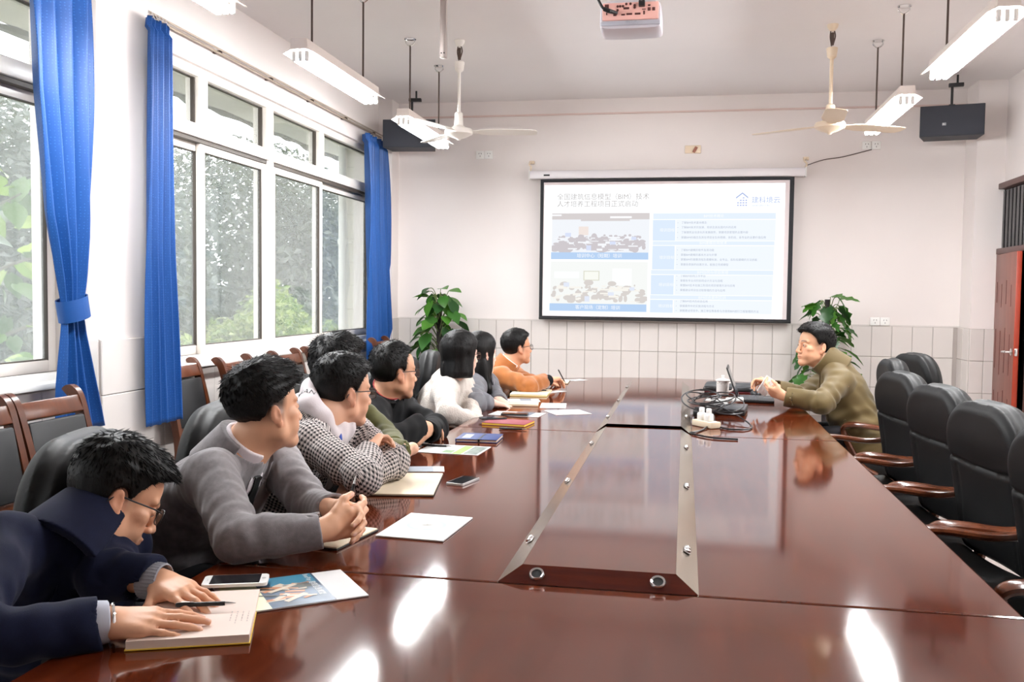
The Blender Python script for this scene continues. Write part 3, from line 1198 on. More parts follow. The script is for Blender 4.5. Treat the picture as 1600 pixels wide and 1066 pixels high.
rows = ((.29, '了解BIM技术基本概念'), (.325, '了解BIM技术的发展、现状及其在国内外的应用'), (.362, '了解建筑业信息化的发展趋势，掌握项目管理的主要内容'), (.40, '掌握BIM的概念及其在项目全生命周期、各阶段、各专业的主要价值应用'),
        (.494, '了解BIM建模的软件及其功能'), (.53, '掌握BIM建模的基本方法与步骤'), (.565, '掌握BIM的建模流程及建模标准，全专业、各阶段建模的方法技能'), (.602, '掌握各类族的创建方法，能独立完成模型'),
        (.688, '了解BIM协同工作平台'), (.723, '掌握各专业间的协同设计方法与流程'), (.758, '掌握BIM技术在施工阶段的项目管理方法与应用'), (.794, '掌握建设项目全过程管理的方法与应用'),
        (.877, '了解BIM技术的综合应用'), (.913, '掌握案例中的实施流程与方法'), (.948, '掌握建设项目中，施工单位等各参与方使用BIM进行工程管理的方法'))
for fy, s_ in rows:
    st('•    ' + s_, .566, fy, .025, tc_pale, slide)
# the two classroom pictures on the slide, flat print
def pic(fx0, fx1, fy0, fy1, band, cap, dark):
    W_, H_ = fx1 - fx0, fy1 - fy0
    def r(a, b, c, d):
        return (fx0 + a * W_, fx0 + b * W_, fy0 + c * H_, fy0 + d * H_)
    rg = random.Random(3 if dark else 5)
    base = sl('picture', S(240, 243, 248) if dark else S(244, 246, 244), [(fx0, fx1, fy0, fy1)], 9.0885, slide)
    y = 9.0880
    if dark:
        sl('picture_ceiling', S(214, 208, 208), [r(0, 1, 0, .16), r(.3, .8, .15, .2)], y, base).parent = slide
        sl('picture_lamp', S(250, 250, 252), [r(.6, .82, .08, .13), r(0, .1, .03, .07)], 9.0878, slide)
        sl('picture_door', S(240, 228, 222), [r(.28, .38, .34, .56)], 9.0878, slide)
    else:
        sl('picture_window', S(250, 252, 252), [r(.04, .3, .24, .4), r(.64, .84, .16, .56)], 9.0878, slide)
        sl('picture_board', S(220, 220, 204), [r(.345, .51, .22, .45)], 9.0878, slide)
        sl('picture_board_face', S(246, 247, 240), [r(.355, .5, .24, .43)], 9.0876, slide)
    bm = BM()
    bl = []
    n = 130 if dark else 70
    for k in range(n):
        px, py = rg.uniform(.03, .97), rg.uniform(.56, .92)
        sc_ = (.3 + (py - .5) * 2.2) * .05
        bl.append((px, py, sc_ * rg.uniform(.3, .95), sc_ * rg.uniform(.35, .8) * 1.9))
    if not dark:
        bl += [(.79, .66, .05, .10), (.64, .52, .045, .06), (.4, .5, .05, .07), (.15, .55, .05, .07), (.55, .78, .07, .1)]
    else:
        bl += [(.52, .82, .085, .2), (.14, .88, .09, .16), (.3, .62, .03, .08), (.44, .6, .03, .09), (.7, .66, .03, .08)]
    for px, py, rx, ry in bl:
        vs = []
        for q in range(14):
            a = 2 * PI * q / 14
            fx = fx0 + min(max(px + rx * math.cos(a), 0), 1) * W_
            fy = fy0 + min(max(py + ry * math.sin(a), 0), 1) * H_
            vs.append(bm.verts.new(at(SX0 + fx * (SX1 - SX0), 9.0874, SZ1 - fy * (SZ1 - SZ0))))
        bm.faces.new(vs[::-1])
    obj('picture_people', bm, emission('picture_people_light', S(206, 200, 204) if dark else S(216, 210, 206), .83), slide, smooth=0)['kind'] = 'stuff'
    tb = []
    for k in range(30 if dark else 34):
        px, py = rg.uniform(.02, .85), rg.uniform(.55, .93)
        tb.append(r(px, px + rg.uniform(.03, .12), py, min(py + rg.uniform(.015, .06), .98)))
    sl('picture_desk', S(244, 246, 250) if dark else S(246, 243, 236), tb, 9.0872, slide)
    sl('picture_screen', S(216, 224, 246) if dark else S(226, 232, 246), [r(.36, .41, .82, .95), r(.6, .66, .72, .8), r(.82, .87, .6, .68), r(.14, .2, .5, .6)], 9.0870, slide)
    sl('caption_band', S(184, 210, 242), [band], 9.0870, slide)
    st(cap, (band[0] + band[1]) / 2, (band[2] + band[3]) / 2, .044, tc_white, slide, 'CENTER', 9.0862)
pic(.034, .450, .215, .513, (.032, .448, .513, .566), '培训中心（短期）培训', True)
pic(.030, .446, .582, .905, (.028, .444, .905, .962), '客户现场（定制）培训', False)
# ------------------------------------------------------------------ conference table
TX, TY = -.195, 4.2
table = thing('conference_table', 'long glossy dark red-brown conference table with raised centre strip', 'table', (TX, TY, 0))
def tb(x, y, z=0):
    return (x - TX, y - TY, z)
TT_ = .76
def topbm(poly):
    bm = BM()
    prism(bm, [(x - TX, y - TY) for x, y in poly], TT_ - .05, TT_, .006)
    return bm
far = [(-1.09, 4.404), (.70, 4.404), (.70, 7.08)] + [(.70 - .08 * (1 - math.cos(a)), 7.08 + .19 * math.sin(a)) for a in (.5, 1.0)]
far += [(x, 7.47 - .30 * ((x + .12) / .9) ** 2) for x in np.linspace(.56, -.98, 14)]
far += [(-1.05, 7.12), (-1.09, 7.0)]
near = [(-1.09, 2.027), (-1.09, 1.1), (-.9, .86), (-.5, .74), (.1, .74), (.5, .86), (.70, 1.1), (.70, 2.027)]
mid = [(-1.09, 2.031), (.70, 2.031), (.70, 4.400), (-1.09, 4.400)]
for poly in (near, mid, far):
    obj('tabletop_panel', topbm(poly), M['table'], table, smooth=0)
bm = BM()
box(bm, tb(-.195, 3.2, .38), (1.1, 3.6, .66), .01)
box(bm, tb(-.195, 5.9, .38), (1.1, 1.9, .66), .01)
obj('pedestal', bm, M['tabled'], table)
bm = BM()
for x in (-1.02, .63):
    box(bm, tb(x, 4.05, .69), (.03, 6.0, .05), .004)
obj('apron', bm, M['tabled'], table)

CX0, CX1, CH, CI = -.405, .043, .03, .05
def cover(y0, y1, lift, near_slope):
    z0, z1 = TT_ + .0005, TT_ + CH + lift
    ys = y0 + (CI if near_slope else 0)
    bm = BM()
    pts = [(CX0 + CI, ys), (CX1 - CI, ys), (CX1 - CI, y1), (CX0 + CI, y1)]
    prism(bm, [(x - TX, y - TY) for x, y in pts], z0 + .002, z1)
    obj('cover_panel', bm, M['table'], table, smooth=0)
    for xa, xb in ((CX0, CX0 + CI), (CX1, CX1 - CI)):
        bm = BM()
        lo = [tb(xa, y0, z0), tb(xa, y1, z0)]
        hi = [tb(xb, ys, z1 + .0008), tb(xb, y1, z1 + .0008)]
        q = [lo[0], lo[1], hi[1], hi[0]]
        if xa > xb:
            q = [lo[0], hi[0], hi[1], lo[1]]
            q = q
        f = quad(bm, q)
        bmesh.ops.recalc_face_normals(bm, faces=bm.faces)
        r = bmesh.ops.solidify(bm, geom=list(bm.faces), thickness=.003)
        obj('steel_edge', bm, M['steel'], table, smooth=0)
    bm = BM()
    if near_slope:
        quad(bm, [tb(CX0, y0, z0), tb(CX1, y0, z0), tb(CX1 - CI, ys, z1), tb(CX0 + CI, ys, z1)])
    else:
        quad(bm, [tb(CX0, y0, z0), tb(CX1, y0, z0), tb(CX1 - CI, y0, z1), tb(CX0 + CI, y0, z1)])
    bmesh.ops.solidify(bm, geom=list(bm.faces), thickness=.004)
    ep = obj('end_panel', bm, M['redwood'], table, smooth=0)
    return ep
ep = cover(2.03, 4.385, 0, True)
ep2 = cover(4.425, 6.78, .009, False)
for gx in (-.318, -.046):
    bm = BM()
    n = Vector((0, -CH, CI)).normalized()
    c = Vector(tb(gx, 2.03 + CI / 2, TT_ + CH / 2))
    lathe(bm, [(.011, .001), (.012, .005), (.016, .007), (.018, .004), (.018, .0)], c, 24, axis=n)
    g = obj('grommet', bm, M['chrome'], table)
    bm = BM()
    lathe(bm, [(.0115, .0), (.0115, .0035), (0, .0036)], c, 20, axis=n)
    obj('grommet_hole', bm, M['dark'], table)
for x, ys_ in ((CX0 + CI / 2, (2.337, 3.113, 3.936, 4.782, 5.555, 6.384)), (CX1 - CI / 2, (2.327, 3.121, 3.931, 4.9))):
    for y in ys_:
        bm = BM()
        s_ = 1 if x < -.2 else -1
        R = Matrix.Rotation(-s_ * math.atan2(CH, CI), 3, 'Y')
        c = Vector(tb(x, y, TT_ + CH / 2 + (.006 if y > 4.4 else 0) + .004))
        box(bm, c, (.018, .05, .003), .001, R)
        for q in (-.013, .013):
            lathe(bm, [(.008, 0), (.008, .005), (.004, .007), (0, .007)], c + R @ Vector((0, q, .001)), 12, axis=R @ Vector((0, 0, 1)))
        obj('latch', bm, M['chrome'], table)

# ------------------------------------------------------------------ executive chairs
def chair_back_sdf():
    s = SDF()
    W_, Hh, T_ = .255, .285, .052
    c = npv((0, -.26, .77))
    a = math.radians(-9)
    R = npv(Matrix.Rotation(a, 3, 'X'))
    def fn(P):
        q = (P - c) @ R
        x, y, z = q[:, 0], q[:, 1], q[:, 2]
        y = y - .35 * x * x - .10 * z * z                # wrap around the sitter
        taper = 1 + .10 * np.clip((-z - .05) / .25, 0, 1)
        xs = np.abs(x) * taper
        rt = np.where(z > 0, .17, .06).astype(np.float32)
        dx, dz = xs - (W_ - rt), np.abs(z) - (Hh - rt)
        d2 = np.sqrt(np.maximum(dx, 0) ** 2 + np.maximum(dz, 0) ** 2) + np.minimum(np.maximum(dx, dz), 0) - rt
        th = T_ + .014 * np.exp(-((z - .16) / .09) ** 2) * (1 - (x / .26) ** 2) + .012 * np.exp(-((z + .17) / .08) ** 2) * (1 - (x / .26) ** 2)
        r = .036
        w1, w2 = d2 + r, np.abs(y) - th + r
        d = np.sqrt(np.maximum(w1, 0) ** 2 + np.maximum(w2, 0) ** 2) + np.minimum(np.maximum(w1, w2), 0) - r
        front = np.clip(y / .03, 0, 1)
        zc = z - .055 - .35 * x * x
        d = d + .010 * np.exp(-(zc / .007) ** 2) * front
        d = d + .004 * np.exp(-((np.abs(x) - .19 - .02 * z) / .006) ** 2) * front * (z < .05)
        for yy in (-.022, .026):
            d = d - .005 * np.exp(-((y - yy) / .005) ** 2) * (d2 > -.03)
        d = d + .0025 * np.exp(-((y - .002) / .006) ** 2) * (d2 > -.03)
        return d * .8
    s.add(fn, c, .42)
    return s

def chair_seat_sdf():
    s = SDF()
    def fn(P):
        x, y, z = P[:, 0], P[:, 1] - .0, P[:, 2] - .43
        z = z - .25 * x * x - .03 * np.sin(4 * y) * 0
        qx, qy, qz = np.abs(x) - .20, np.abs(y - .0) - .21, np.abs(z) - .012
        d = np.sqrt(np.maximum(qx, 0) ** 2 + np.maximum(qy, 0) ** 2 + np.maximum(qz, 0) ** 2) + np.minimum(np.maximum(qx, np.maximum(qy, qz)), 0) - .05
        d = d - .004 * np.exp(-((z + .02) / .005) ** 2)
        return d * .85
    s.add(fn, (0, 0, .43), .36)
    return s

def make_exec_chair():
    t = thing('executive_chair', 'x', 'chair')
    t['group'] = 'executive chairs around the conference table'
    sdf_obj('backrest', chair_back_sdf(), .008, M['leather'], t)
    sdf_obj('seat', chair_seat_sdf(), .011, M['leather'], t)
    for s_ in (-1, 1):
        path = spline([(s_ * .235, -.27, .70), (s_ * .265, -.22, .675), (s_ * .288, -.13, .668), (s_ * .292, -.01, .683), (s_ * .285, .07, .686), (s_ * .275, .105, .665), (s_ * .268, .098, .62), (s_ * .262, .06, .54), (s_ * .25, -.01, .44), (s_ * .245, -.09, .395)], 6)
        def pr(i, n=len(path)):
            f = i / (n - 1)
            wv = .021 + .012 * math.exp(-((f - .40) / .2) ** 2)
            hv = .015 + .004 * math.exp(-((f - .75) / .2) ** 2)
            return [(hv * math.copysign(abs(math.cos(a)) ** .8, math.cos(a)), wv * math.copysign(abs(math.sin(a)) ** .8, math.sin(a))) for a in [2 * PI * k / 12 for k in range(12)]]
        bm = BM()
        sweep(bm, path, pr)
        obj('armrest', bm, M['armwood'], t)
    bm = BM()
    for s_ in (-1, 1):
        tube(bm, spline([(s_ * .17, -.30, .62), (s_ * .17, -.27, .45), (s_ * .17, -.2, .36)], 5), .022, 8)
    box(bm, (0, -.02, .36), (.48, .44, .04), .008)
    obj('back_support', bm, M['armwood'], t)
    for x in (-.21, .21):
        for y in (-.2, .2):
            bm = BM()
            k = 1.12
            ring_loft(bm, [[(x + a * .022, y + b * .022, .36) for a, b in ((-1, -1), (1, -1), (1, 1), (-1, 1))], [(x * k + a * .016, y * k + b * .016, .0) for a, b in ((-1, -1), (1, -1), (1, 1), (-1, 1))]])
            bmesh.ops.recalc_face_normals(bm, faces=bm.faces)
            obj('leg', bm, M['armwood'], t, smooth=0)
    return t
ec = make_exec_chair()
EG = 'executive chairs around the conference table'
CH_ = [  # x, y, rz in degrees (0 faces +Y), label
    (.85, 3.44, 100, 'empty black leather chair nearest the camera on the right side'),
    (.85, 4.08, 100, 'empty black leather chair second from the camera on the right side'),
    (.85, 4.78, 100, 'empty black leather chair third on the right, next to man in khaki jacket'),
    (1.02, 5.86, 90, 'black leather chair behind the man in the khaki jacket'),
    (1.30, 6.45, 106, 'black leather chair standing back by the tiled wall, behind right row'),
    (.86, 2.80, 100, 'black leather chair at right photo edge, mostly its orange-brown wooden arm showing'),
    (-1.27, 2.12, -78, 'black leather chair behind the man in the navy coat'),
    (-1.25, 2.78, -80, 'black leather chair behind the man in the grey wool jacket'),
    (-1.30, 3.36, -84, 'black leather chair hidden behind the man in the houndstooth coat'),
    (-1.45, 3.80, -84, 'black leather chair hidden behind the man in the olive coat'),
    (-1.30, 4.36, -80, 'black leather chair behind the man with glasses in the black jacket'),
    (-1.33, 5.08, -78, 'black leather chair behind the woman in the white sweater'),
    (-1.36, 5.68, -80, 'black leather chair behind the woman in the grey puffer jacket'),
    (-1.38, 6.36, -82, 'black leather chair behind the man in the brown suede jacket'),
]
for i, (x, y, rz, lab) in enumerate(CH_):
    if i == 0:
        ec.location = (x, y, 0)
        ec.rotation_euler = (0, 0, math.radians(rz))
        ec['label'] = lab
    else:
        dup(ec, (x, y, 0), math.radians(rz), lab, EG)

# ------------------------------------------------------------------ wooden chairs along the window wall
def make_wall_chair():
    t = thing('wooden_chair', 'x', 'chair', group='wooden chairs along the window wall')
    for s_ in (-1, 1):
        path = spline([(s_ * .185, -.20, 0), (s_ * .185, -.185, .25), (s_ * .185, -.18, .46), (s_ * .188, -.205, .65), (s_ * .192, -.255, .85), (s_ * .194, -.285, .945), (s_ * .194, -.315, .975), (s_ * .194, -.335, .962)], 5)
        bm = BM()
        sweep(bm, path, [(.022, -.017), (.022, .017), (-.022, .017), (-.022, -.017)], up=(0, 1, 0))
        bmesh.ops.recalc_face_normals(bm, faces=bm.faces)
        obj('back_post', bm, M['chairwood'], t, smooth=25)
        bm = BM()
        ring_loft(bm, [[(s_ * .185 + a * .02, .2 + b * .02, 0) for a, b in ((-1, -1), (1, -1), (1, 1), (-1, 1))], [(s_ * .185 + a * .022, .2 + b * .022, .42) for a, b in ((-1, -1), (1, -1), (1, 1), (-1, 1))]])
        obj('front_leg', bm, M['chairwood'], t, smooth=0)
    bm = BM()
    box(bm, (0, -.268, .918), (.36, .028, .075), .006, rotm(.38))
    obj('top_rail', bm, M['chairwood'], t)
    bm = BM()
    box(bm, (0, -.195, .575), (.36, .024, .045), .005, rotm(.15))
    obj('lower_rail', bm, M['chairwood'], t)
    bm = BM()
    box(bm, (0, -.222, .735), (.345, .035, .285), .012, rotm(.20))
    obj('back_panel', bm, M['wleather'], t)
    bm = BM()
    box(bm, (0, .02, .45), (.40, .42, .06), .02)
    obj('seat', bm, M['wleather'], t)
    bm = BM()
    for y in (-.17, .2):
        box(bm, (0, y, .40), (.35, .022, .05), .004)
    for x in (-.185, .185):
        box(bm, (x, .01, .40), (.022, .36, .05), .004)
    obj('seat_rail', bm, M['chairwood'], t)
    return t
wc = make_wall_chair()
WG = 'wooden chairs along the window wall'
for i, (x, y, rz, lab) in enumerate([
    (-2.31, 3.42, -90, 'wooden chair with black back panel below the tied-back blue curtain'),
    (-2.31, 2.99, -90, 'wooden chair with black back panel at the left photo edge under the window'),
    (-2.715, 5.14, -90, 'wooden chair half hidden by the straight blue curtain at the pillar'),
    (-2.57, 5.58, -90, 'wooden chair under the window just right of the straight blue curtain'),
    (-2.55, 6.32, -90, 'wooden chair behind the hair of the man in grey wool jacket'),
    (-2.55, 6.90, -90, 'wooden chair under window, left of the olive coat man\'s head'),
    (-2.55, 8.45, -90, 'wooden chair under the far window end, right of the olive coat man\'s head')]):
    if i == 0:
        wc.location = (x, y, 0)
        wc.rotation_euler = (0, 0, math.radians(rz))
        wc['label'] = lab
    else:
        dup(wc, (x, y, 0), math.radians(rz), lab, WG)

# ------------------------------------------------------------------ things lying on the table
ZT = TT_ + .0008
def flat_axes(p0, p1, p3):
    """corner p0, along p1, across p3 -> centre, rz, length, width"""
    p0, p1, p3 = Vector(p0), Vector(p1), Vector(p3)
    a = p1 - p0
    rz = math.atan2(a.y, a.x)
    n = Vector((-a.y, a.x)).normalized()
    wd = (p3 - p0).dot(n)
    c = p0 + a / 2 + n * wd / 2
    return c, rz, a.length, abs(wd)

def slab(name, c, rz, l, w_, h, m, lab, cat, z=ZT, bev=.0006, part='sheet'):
    t = thing(name, lab, cat, (c[0], c[1], z), rz)
    bm = BM()
    box(bm, (0, 0, h / 2), (l, w_, h), bev)
    o = obj(part, bm, m, t)
    return t, o

def print_rects(parent, name, m, rects, z):
    bm = BM()
    for x0, x1, y0, y1 in rects:
        quad(bm, [(x0, y0, z), (x1, y0, z), (x1, y1, z), (x0, y1, z)])
    return obj(name, bm, m, parent, smooth=0)

INK = mat('ink', S(60, 56, 60), .7)
INKP = mat('faint_ink', S(196, 180, 172), .7)
YEL = mat('yellow_cover', S(226, 190, 70), .6)
def open_book(name, lab, c, rz, l, w_, paper, cover, h=.012, lines=True, hand=None, split=None):
    """open notebook, spine along local x through the middle"""
    t = thing(name, lab, 'notebook', (c[0], c[1], ZT), rz)
    bm = BM()
    box(bm, (0, 0, .0012), (l + .004, 2 * w_ + .006, .0022), .0006)
    obj('cover', bm, cover, t)
    for s_, hh in ((-1, h), (1, h * .55)):
        bm = BM()
        n = 9
        rings = []
        for i in range(n):
            f = i / (n - 1)
            y = s_ * w_ * f
            zt = .0025 + hh * (.45 + .55 * math.sin(min(f * 3.2, PI / 2))) - .0015 * f
            rings.append([(-l / 2, y, .0023), (l / 2, y, .0023), (l / 2, y, zt), (-l / 2, y, zt)])
        ring_loft(bm, rings)
        bmesh.ops.recalc_face_normals(bm, faces=bm.faces)
        obj('pages', bm, [paper], t, smooth=40)
    if lines:
        rg = random.Random(hash(lab) % 99)
        bm = BM()
        for k in range(4 if lines is True else lines):
            x = l * (.30 + .05 * k)
            y0 = -w_ * rg.uniform(.08, .15)
            y = y0
            while y > -w_ * rg.uniform(.4, .7):
                q = rg.uniform(.006, .013)
                quad(bm, [(x, y - q, h + .0018), (x + .0022, y - q, h + .0018), (x + .0022, y, h + .0018), (x, y, h + .0018)])
                y -= q + .004
        obj('handwriting', bm, INKP, t, smooth=0)
    return t

def smartphone(lab, c, rz, l, w_, body, z=ZT, screen=True, homew=None):
    t = thing('smartphone', lab, 'phone', (c[0], c[1], z), rz)
    bm = BM()
    pl = []
    r = .009
    for cx_, cy_, a0 in ((l / 2 - r, w_ / 2 - r, 0), (-l / 2 + r, w_ / 2 - r, 90), (-l / 2 + r, -w_ / 2 + r, 180), (l / 2 - r, -w_ / 2 + r, 270)):
        for k in range(5):
            a = math.radians(a0 + 22.5 * k)
            pl.append((cx_ + r * math.cos(a), cy_ + r * math.sin(a)))
    prism(bm, pl, 0, .0075, .0015)
    obj('body', bm, body, t)
    bm = BM()
    box(bm, (0, 0, .0077), (l * (.76 if homew else .95), w_ * .9, .0006), 0)
    obj('screen', bm, mat('phone_glass', S(20, 22, 26), .08), t)
    if homew:
        bm = BM()
        lathe(bm, [(.0045, 0), (.0045, .0006), (0, .0005)], (l * .435, 0, .0076), 16)
        box(bm, (-l * .43, 0, .0079), (.0015, .012, .0004))
        obj('home_button', bm, mat('button_grey', S(200, 196, 194), .3), t)
    return t

def pen(lab, p0, p1, r=.0042, m=None, tip=True, z=None):
    p0, p1 = Vector(p0), Vector(p1)
    d = (p1 - p0)
    L_ = d.length
    t = thing('pen', lab, 'pen', p0)
    u = d.normalized()
    q = Vector((0, 0, 0))
    bm = BM()
    lathe(bm, [(r * .7, 0), (r, .004), (r, L_ * .78), (r * .9, L_ * .82)], q, 12, axis=u)
    obj('barrel', bm, m or M['black'], t)
    bm = BM()
    lathe(bm, [(r * .85, L_ * .82), (r * .6, L_ * .92), (r * .15, L_)], q, 12, axis=u)
    obj('tip', bm, M['chrome'], t)
    bm = BM()
    sd = Vector((-u.y, u.x, 0))
    up = u.cross(sd) if u.cross(sd).z > 0 else -u.cross(sd)
    box(bm, u * (L_ * .16) + up * (r + .001), (.002, L_ * .28, .0014), .0004, Vector((0, 1, 0)).rotation_difference(u).to_matrix())
    obj('clip', bm, M['chrome'], t)
    return t

# by the man in navy
c, rz, l, w_ = flat_axes((-.979, 1.487), (-.78, 1.563), (-1.083, 1.744))
sp = Vector((-.94, 1.655))
open_book('open_notebook', 'large open notebook with yellow-edged pages under the hands of the navy coat man', (-.932, 1.662), math.radians(22), .215, .145, M['pinkpaper'], YEL, .016)
smartphone('white smartphone with black screen tucked under the large open notebook', (-.955, 1.862), math.radians(20), .138, .068, M['white'], ZT + .012, homew=True)
t = thing('brochure', 'brochure with blue city picture beside the white phone and large open notebook', 'brochure', (-.83, 1.862, ZT), math.radians(38))
bm = BM()
box(bm, (0, 0, .0015), (.29, .205, .003), .0005)
obj('sheet', bm, M['paper'], t)
print_rects(t, 'cover_picture', mat('cover_blue_picture', S(62, 86, 112), .35, var=.5, vscale=14), [(-.06, .075, -.1025, .1025)], .0034)
print_rects(t, 'cover_stripe', mat('cover_pale_green', S(226, 230, 196), .5), [(-.135, -.06, -.1025, .1025)], .0034)
print_rects(t, 'cover_sky', mat('cover_teal', S(56, 128, 156), .35, var=.2, vscale=10), [(-.03, .07, .035, .1025)], .0036)
bm = BM()
rg = random.Random(2)
for k in range(26):
    x, y = rg.uniform(-.045, .03), rg.uniform(-.06, .04)
    a = rg.uniform(-.6, .9)
    L_, W_ = rg.uniform(.012, .04), rg.uniform(.003, .007)
    v = [(x + L_ * q * math.cos(a) - W_ * r_ * math.sin(a), y + L_ * q * math.sin(a) + W_ * r_ * math.cos(a), .0038 + .00002 * k) for q, r_ in ((-1, -1), (1, -1), (1, 1), (-1, 1))]
    quad(bm, [Vector(p) for p in v], k % 3)
obj('cover_city', bm, [mat('city_orange', S(196, 128, 84), .4), mat('city_cream', S(206, 190, 170), .4), mat('city_dark', S(70, 74, 70), .4)], t, smooth=0)
text('lettering', 'BeePlay 建筑信息模型', .0165, M['white'], t, Matrix.Translation((.058, .02, .0042)) @ Matrix.Rotation(-PI / 2, 4, 'Z'), 'CENTER')
# grey jacket man
slab('notepad', (-.868, 2.30), math.radians(80), .21, .075, .004, M['cream'], 'small notepad with dark cover under the clasped hands of the grey jacket man', 'notepad', ZT + .004, part='pages')
n_ = bpy.data.objects['notepad']
bm = BM()
box(bm, (0, 0, -.002), (.215, .08, .004), .001)
obj('cover', bm, M['black'], n_)
t = thing('booklet', 'white booklet with round blue-grey emblem in front of the grey jacket man', 'booklet', (-.695, 2.466, ZT), math.radians(-4))
bm = BM()
box(bm, (0, 0, .002), (.19, .268, .004), .0006)
obj('sheets', bm, M['paper'], t)
bm = BM()
for a0 in range(48):
    a, b = 2 * PI * a0 / 48, 2 * PI * (a0 + 1) / 48
    if a0 in (11, 12, 35, 36):
        continue
    quad(bm, [(.045 * math.cos(a) - .002, .045 * math.sin(a) + .01, .0043), (.056 * math.cos(a) - .002, .056 * math.sin(a) + .01, .0043), (.056 * math.cos(b) - .002, .056 * math.sin(b) + .01, .0043), (.045 * math.cos(b) - .002, .045 * math.sin(b) + .01, .0043)])
obj('emblem_ring', bm, mat('emblem_blue', S(174, 190, 210), .6), t, smooth=0)
bm = BM()
for a, L_ in ((.2, .03), (.9, .026), (1.6, .03), (2.3, .024), (2.9, .028), (3.6, .022)):
    for q in (0, .008):
        p = Vector((-.002 + q, .004 + q, .0043))
        e_ = p + Vector((math.cos(a) * L_, math.sin(a) * L_ * .7, 0))
        n = Vector((-math.sin(a), math.cos(a), 0)) * .0016
        quad(bm, [p - n, e_ - n * .4, e_ + n * .4, p + n])
obj('emblem_figure', bm, mat('emblem_beige', S(190, 186, 176), .6), t, smooth=0)
text('lettering', '专题培训', .013, mat('print_grey_blue', S(176, 186, 204), .6), t, Matrix.Translation((.062, -.035, .0043)) @ Matrix.Rotation(PI / 2, 4, 'Z'), 'CENTER')
text('lettering', '教育', .012, bpy.data.materials['print_grey_blue'], t, Matrix.Translation((-.075, -.075, .0043)) @ Matrix.Rotation(PI / 2, 4, 'Z'), 'CENTER')
# houndstooth man
open_book('open_notebook', 'open cream notebook with dark cover under the houndstooth elbow', (-.925, 3.01), math.radians(10), .23, .185, M['cream'], M['black'], .006, lines=3)
t, o = slab('brochure', (-.955, 3.28), math.radians(16), .19, .10, .002, M['paper'], 'brochure with grey-blue cover half under the open cream notebook of houndstooth man', 'brochure')
print_rects(t, 'cover_picture', mat('cover_grey_blue', S(120, 130, 142), .5, var=.1), [(-.05, .055, -.05, .05)], .0024)
smartphone('phone lying screen-up alone on the table right of the open cream notebook', (-.742, 3.10), math.radians(76), .135, .066, mat('silver_phone', S(200, 198, 198), .3, .5))
t, o = slab('leaflet', (-.935, 3.74), math.radians(-3), .265, .215, .0012, M['paper'], 'white leaflet with green stripe and small photos in front of the black jacket man', 'leaflet', bev=.0003)
print_rects(t, 'green_stripe', mat('leaf_green_print', S(128, 182, 66), .5), [(.02, .06, -.105, .1)], .0015)
print_rects(t, 'small_photo', mat('leaflet_photo', S(110, 120, 112), .5, var=.6, vscale=40), [(.065, .125, -.1, .095)], .0016)
print_rects(t, 'small_photo', mat('leaflet_photo_green', S(100, 130, 80), .5, var=.5, vscale=40), [(-.03, .015, -.095, -.02)], .0015)
pen('black pen lying on the white leaflet with the green stripe', (-1.09, 3.79, ZT + .006), (-.955, 3.785, ZT + .006), .0048)
t = thing('blue_notebook', 'dark blue notebook with elastic band and paper label, in front of black jacket man', 'notebook', (-.89, 4.03, ZT), math.radians(2))
bm = BM()
box(bm, (0, 0, .0045 + .009), (.185, .18, .003), .001)
box(bm, (0, 0, .0016), (.185, .18, .003), .001)
box(bm, (-.091, 0, .0075), (.004, .18, .014), .001)
obj('cover', bm, mat('dark_blue_cover', S(30, 50, 104), .55, bump=.2, bscale=200), t)
bm = BM()
box(bm, (.001, 0, .0076), (.178, .174, .0095))
obj('pages', bm, M['cream'], t, smooth=0)
bm = BM()
box(bm, (.012, 0, .0152), (.008, .184, .001))
box(bm, (.012, -.091, .0076), (.008, .002, .0162))
obj('elastic_band', bm, M['black'], t, smooth=0)
print_rects(t, 'paper_label', mat('label_grey', S(160, 164, 168), .5), [(-.07, -.032, -.06, .05)], .0153)
t = thing('red_notebook', 'dark red notebook with yellow page edges in front of the white sweater woman', 'notebook', (-.86, 4.56, ZT), math.radians(-8))
bm = BM()
box(bm, (0, 0, .0115), (.225, .17, .002), .0006)
box(bm, (0, 0, .001), (.225, .17, .002), .0006)
obj('cover', bm, mat('dark_red_cover', S(134, 56, 66), .55), t)
bm = BM()
box(bm, (0, 0, .0062), (.222, .168, .0085))
obj('pages', bm, YEL, t, smooth=0)
smartphone('dark phone lying on the corner of the dark red notebook', (-.955, 4.63), math.radians(30), .135, .066, M['black'], ZT + .0135)
pen('black and clear pen in front of the dark red notebook', (-.87, 4.37, ZT + .005), (-.73, 4.362, ZT + .005), .0048)
t, o = slab('brochure', (-.885, 4.945), math.radians(-6), .28, .17, .0018, M['paper'], 'white brochure with dark cover patch under a phone, beyond the dark red notebook', 'brochure')
print_rects(t, 'cover_picture', mat('cover_slate', S(92, 100, 112), .5), [(-.02, .085, -.085, .085)], .0021)
smartphone('black phone lying on the white brochure beyond the dark red notebook', (-.89, 4.90), math.radians(4), .145, .07, M['black'], ZT + .0025)
t = open_book('open_notebook', 'closed-spine cream notebook lying open before the puffer jacket woman', (-.93, 5.41), math.radians(8), .175, .115, M['cream'], mat('tan_cover', S(150, 110, 80), .6), .011, lines=False)
slab('paper_sheet', (-.748, 5.385), math.radians(6), .15, .24, .0012, M['paper'], 'white printed sheet beside the cream notebook before the puffer woman', 'paper', bev=.0003)
t, o = slab('brochure', (-.985, 5.60), math.radians(14), .24, .14, .0014, M['paper'], 'brochure with grey cover patch behind the cream notebook of the puffer woman', 'brochure')
print_rects(t, 'cover_picture', bpy.data.materials['cover_grey_blue'], [(0, .07, -.07, .07)], .0018)
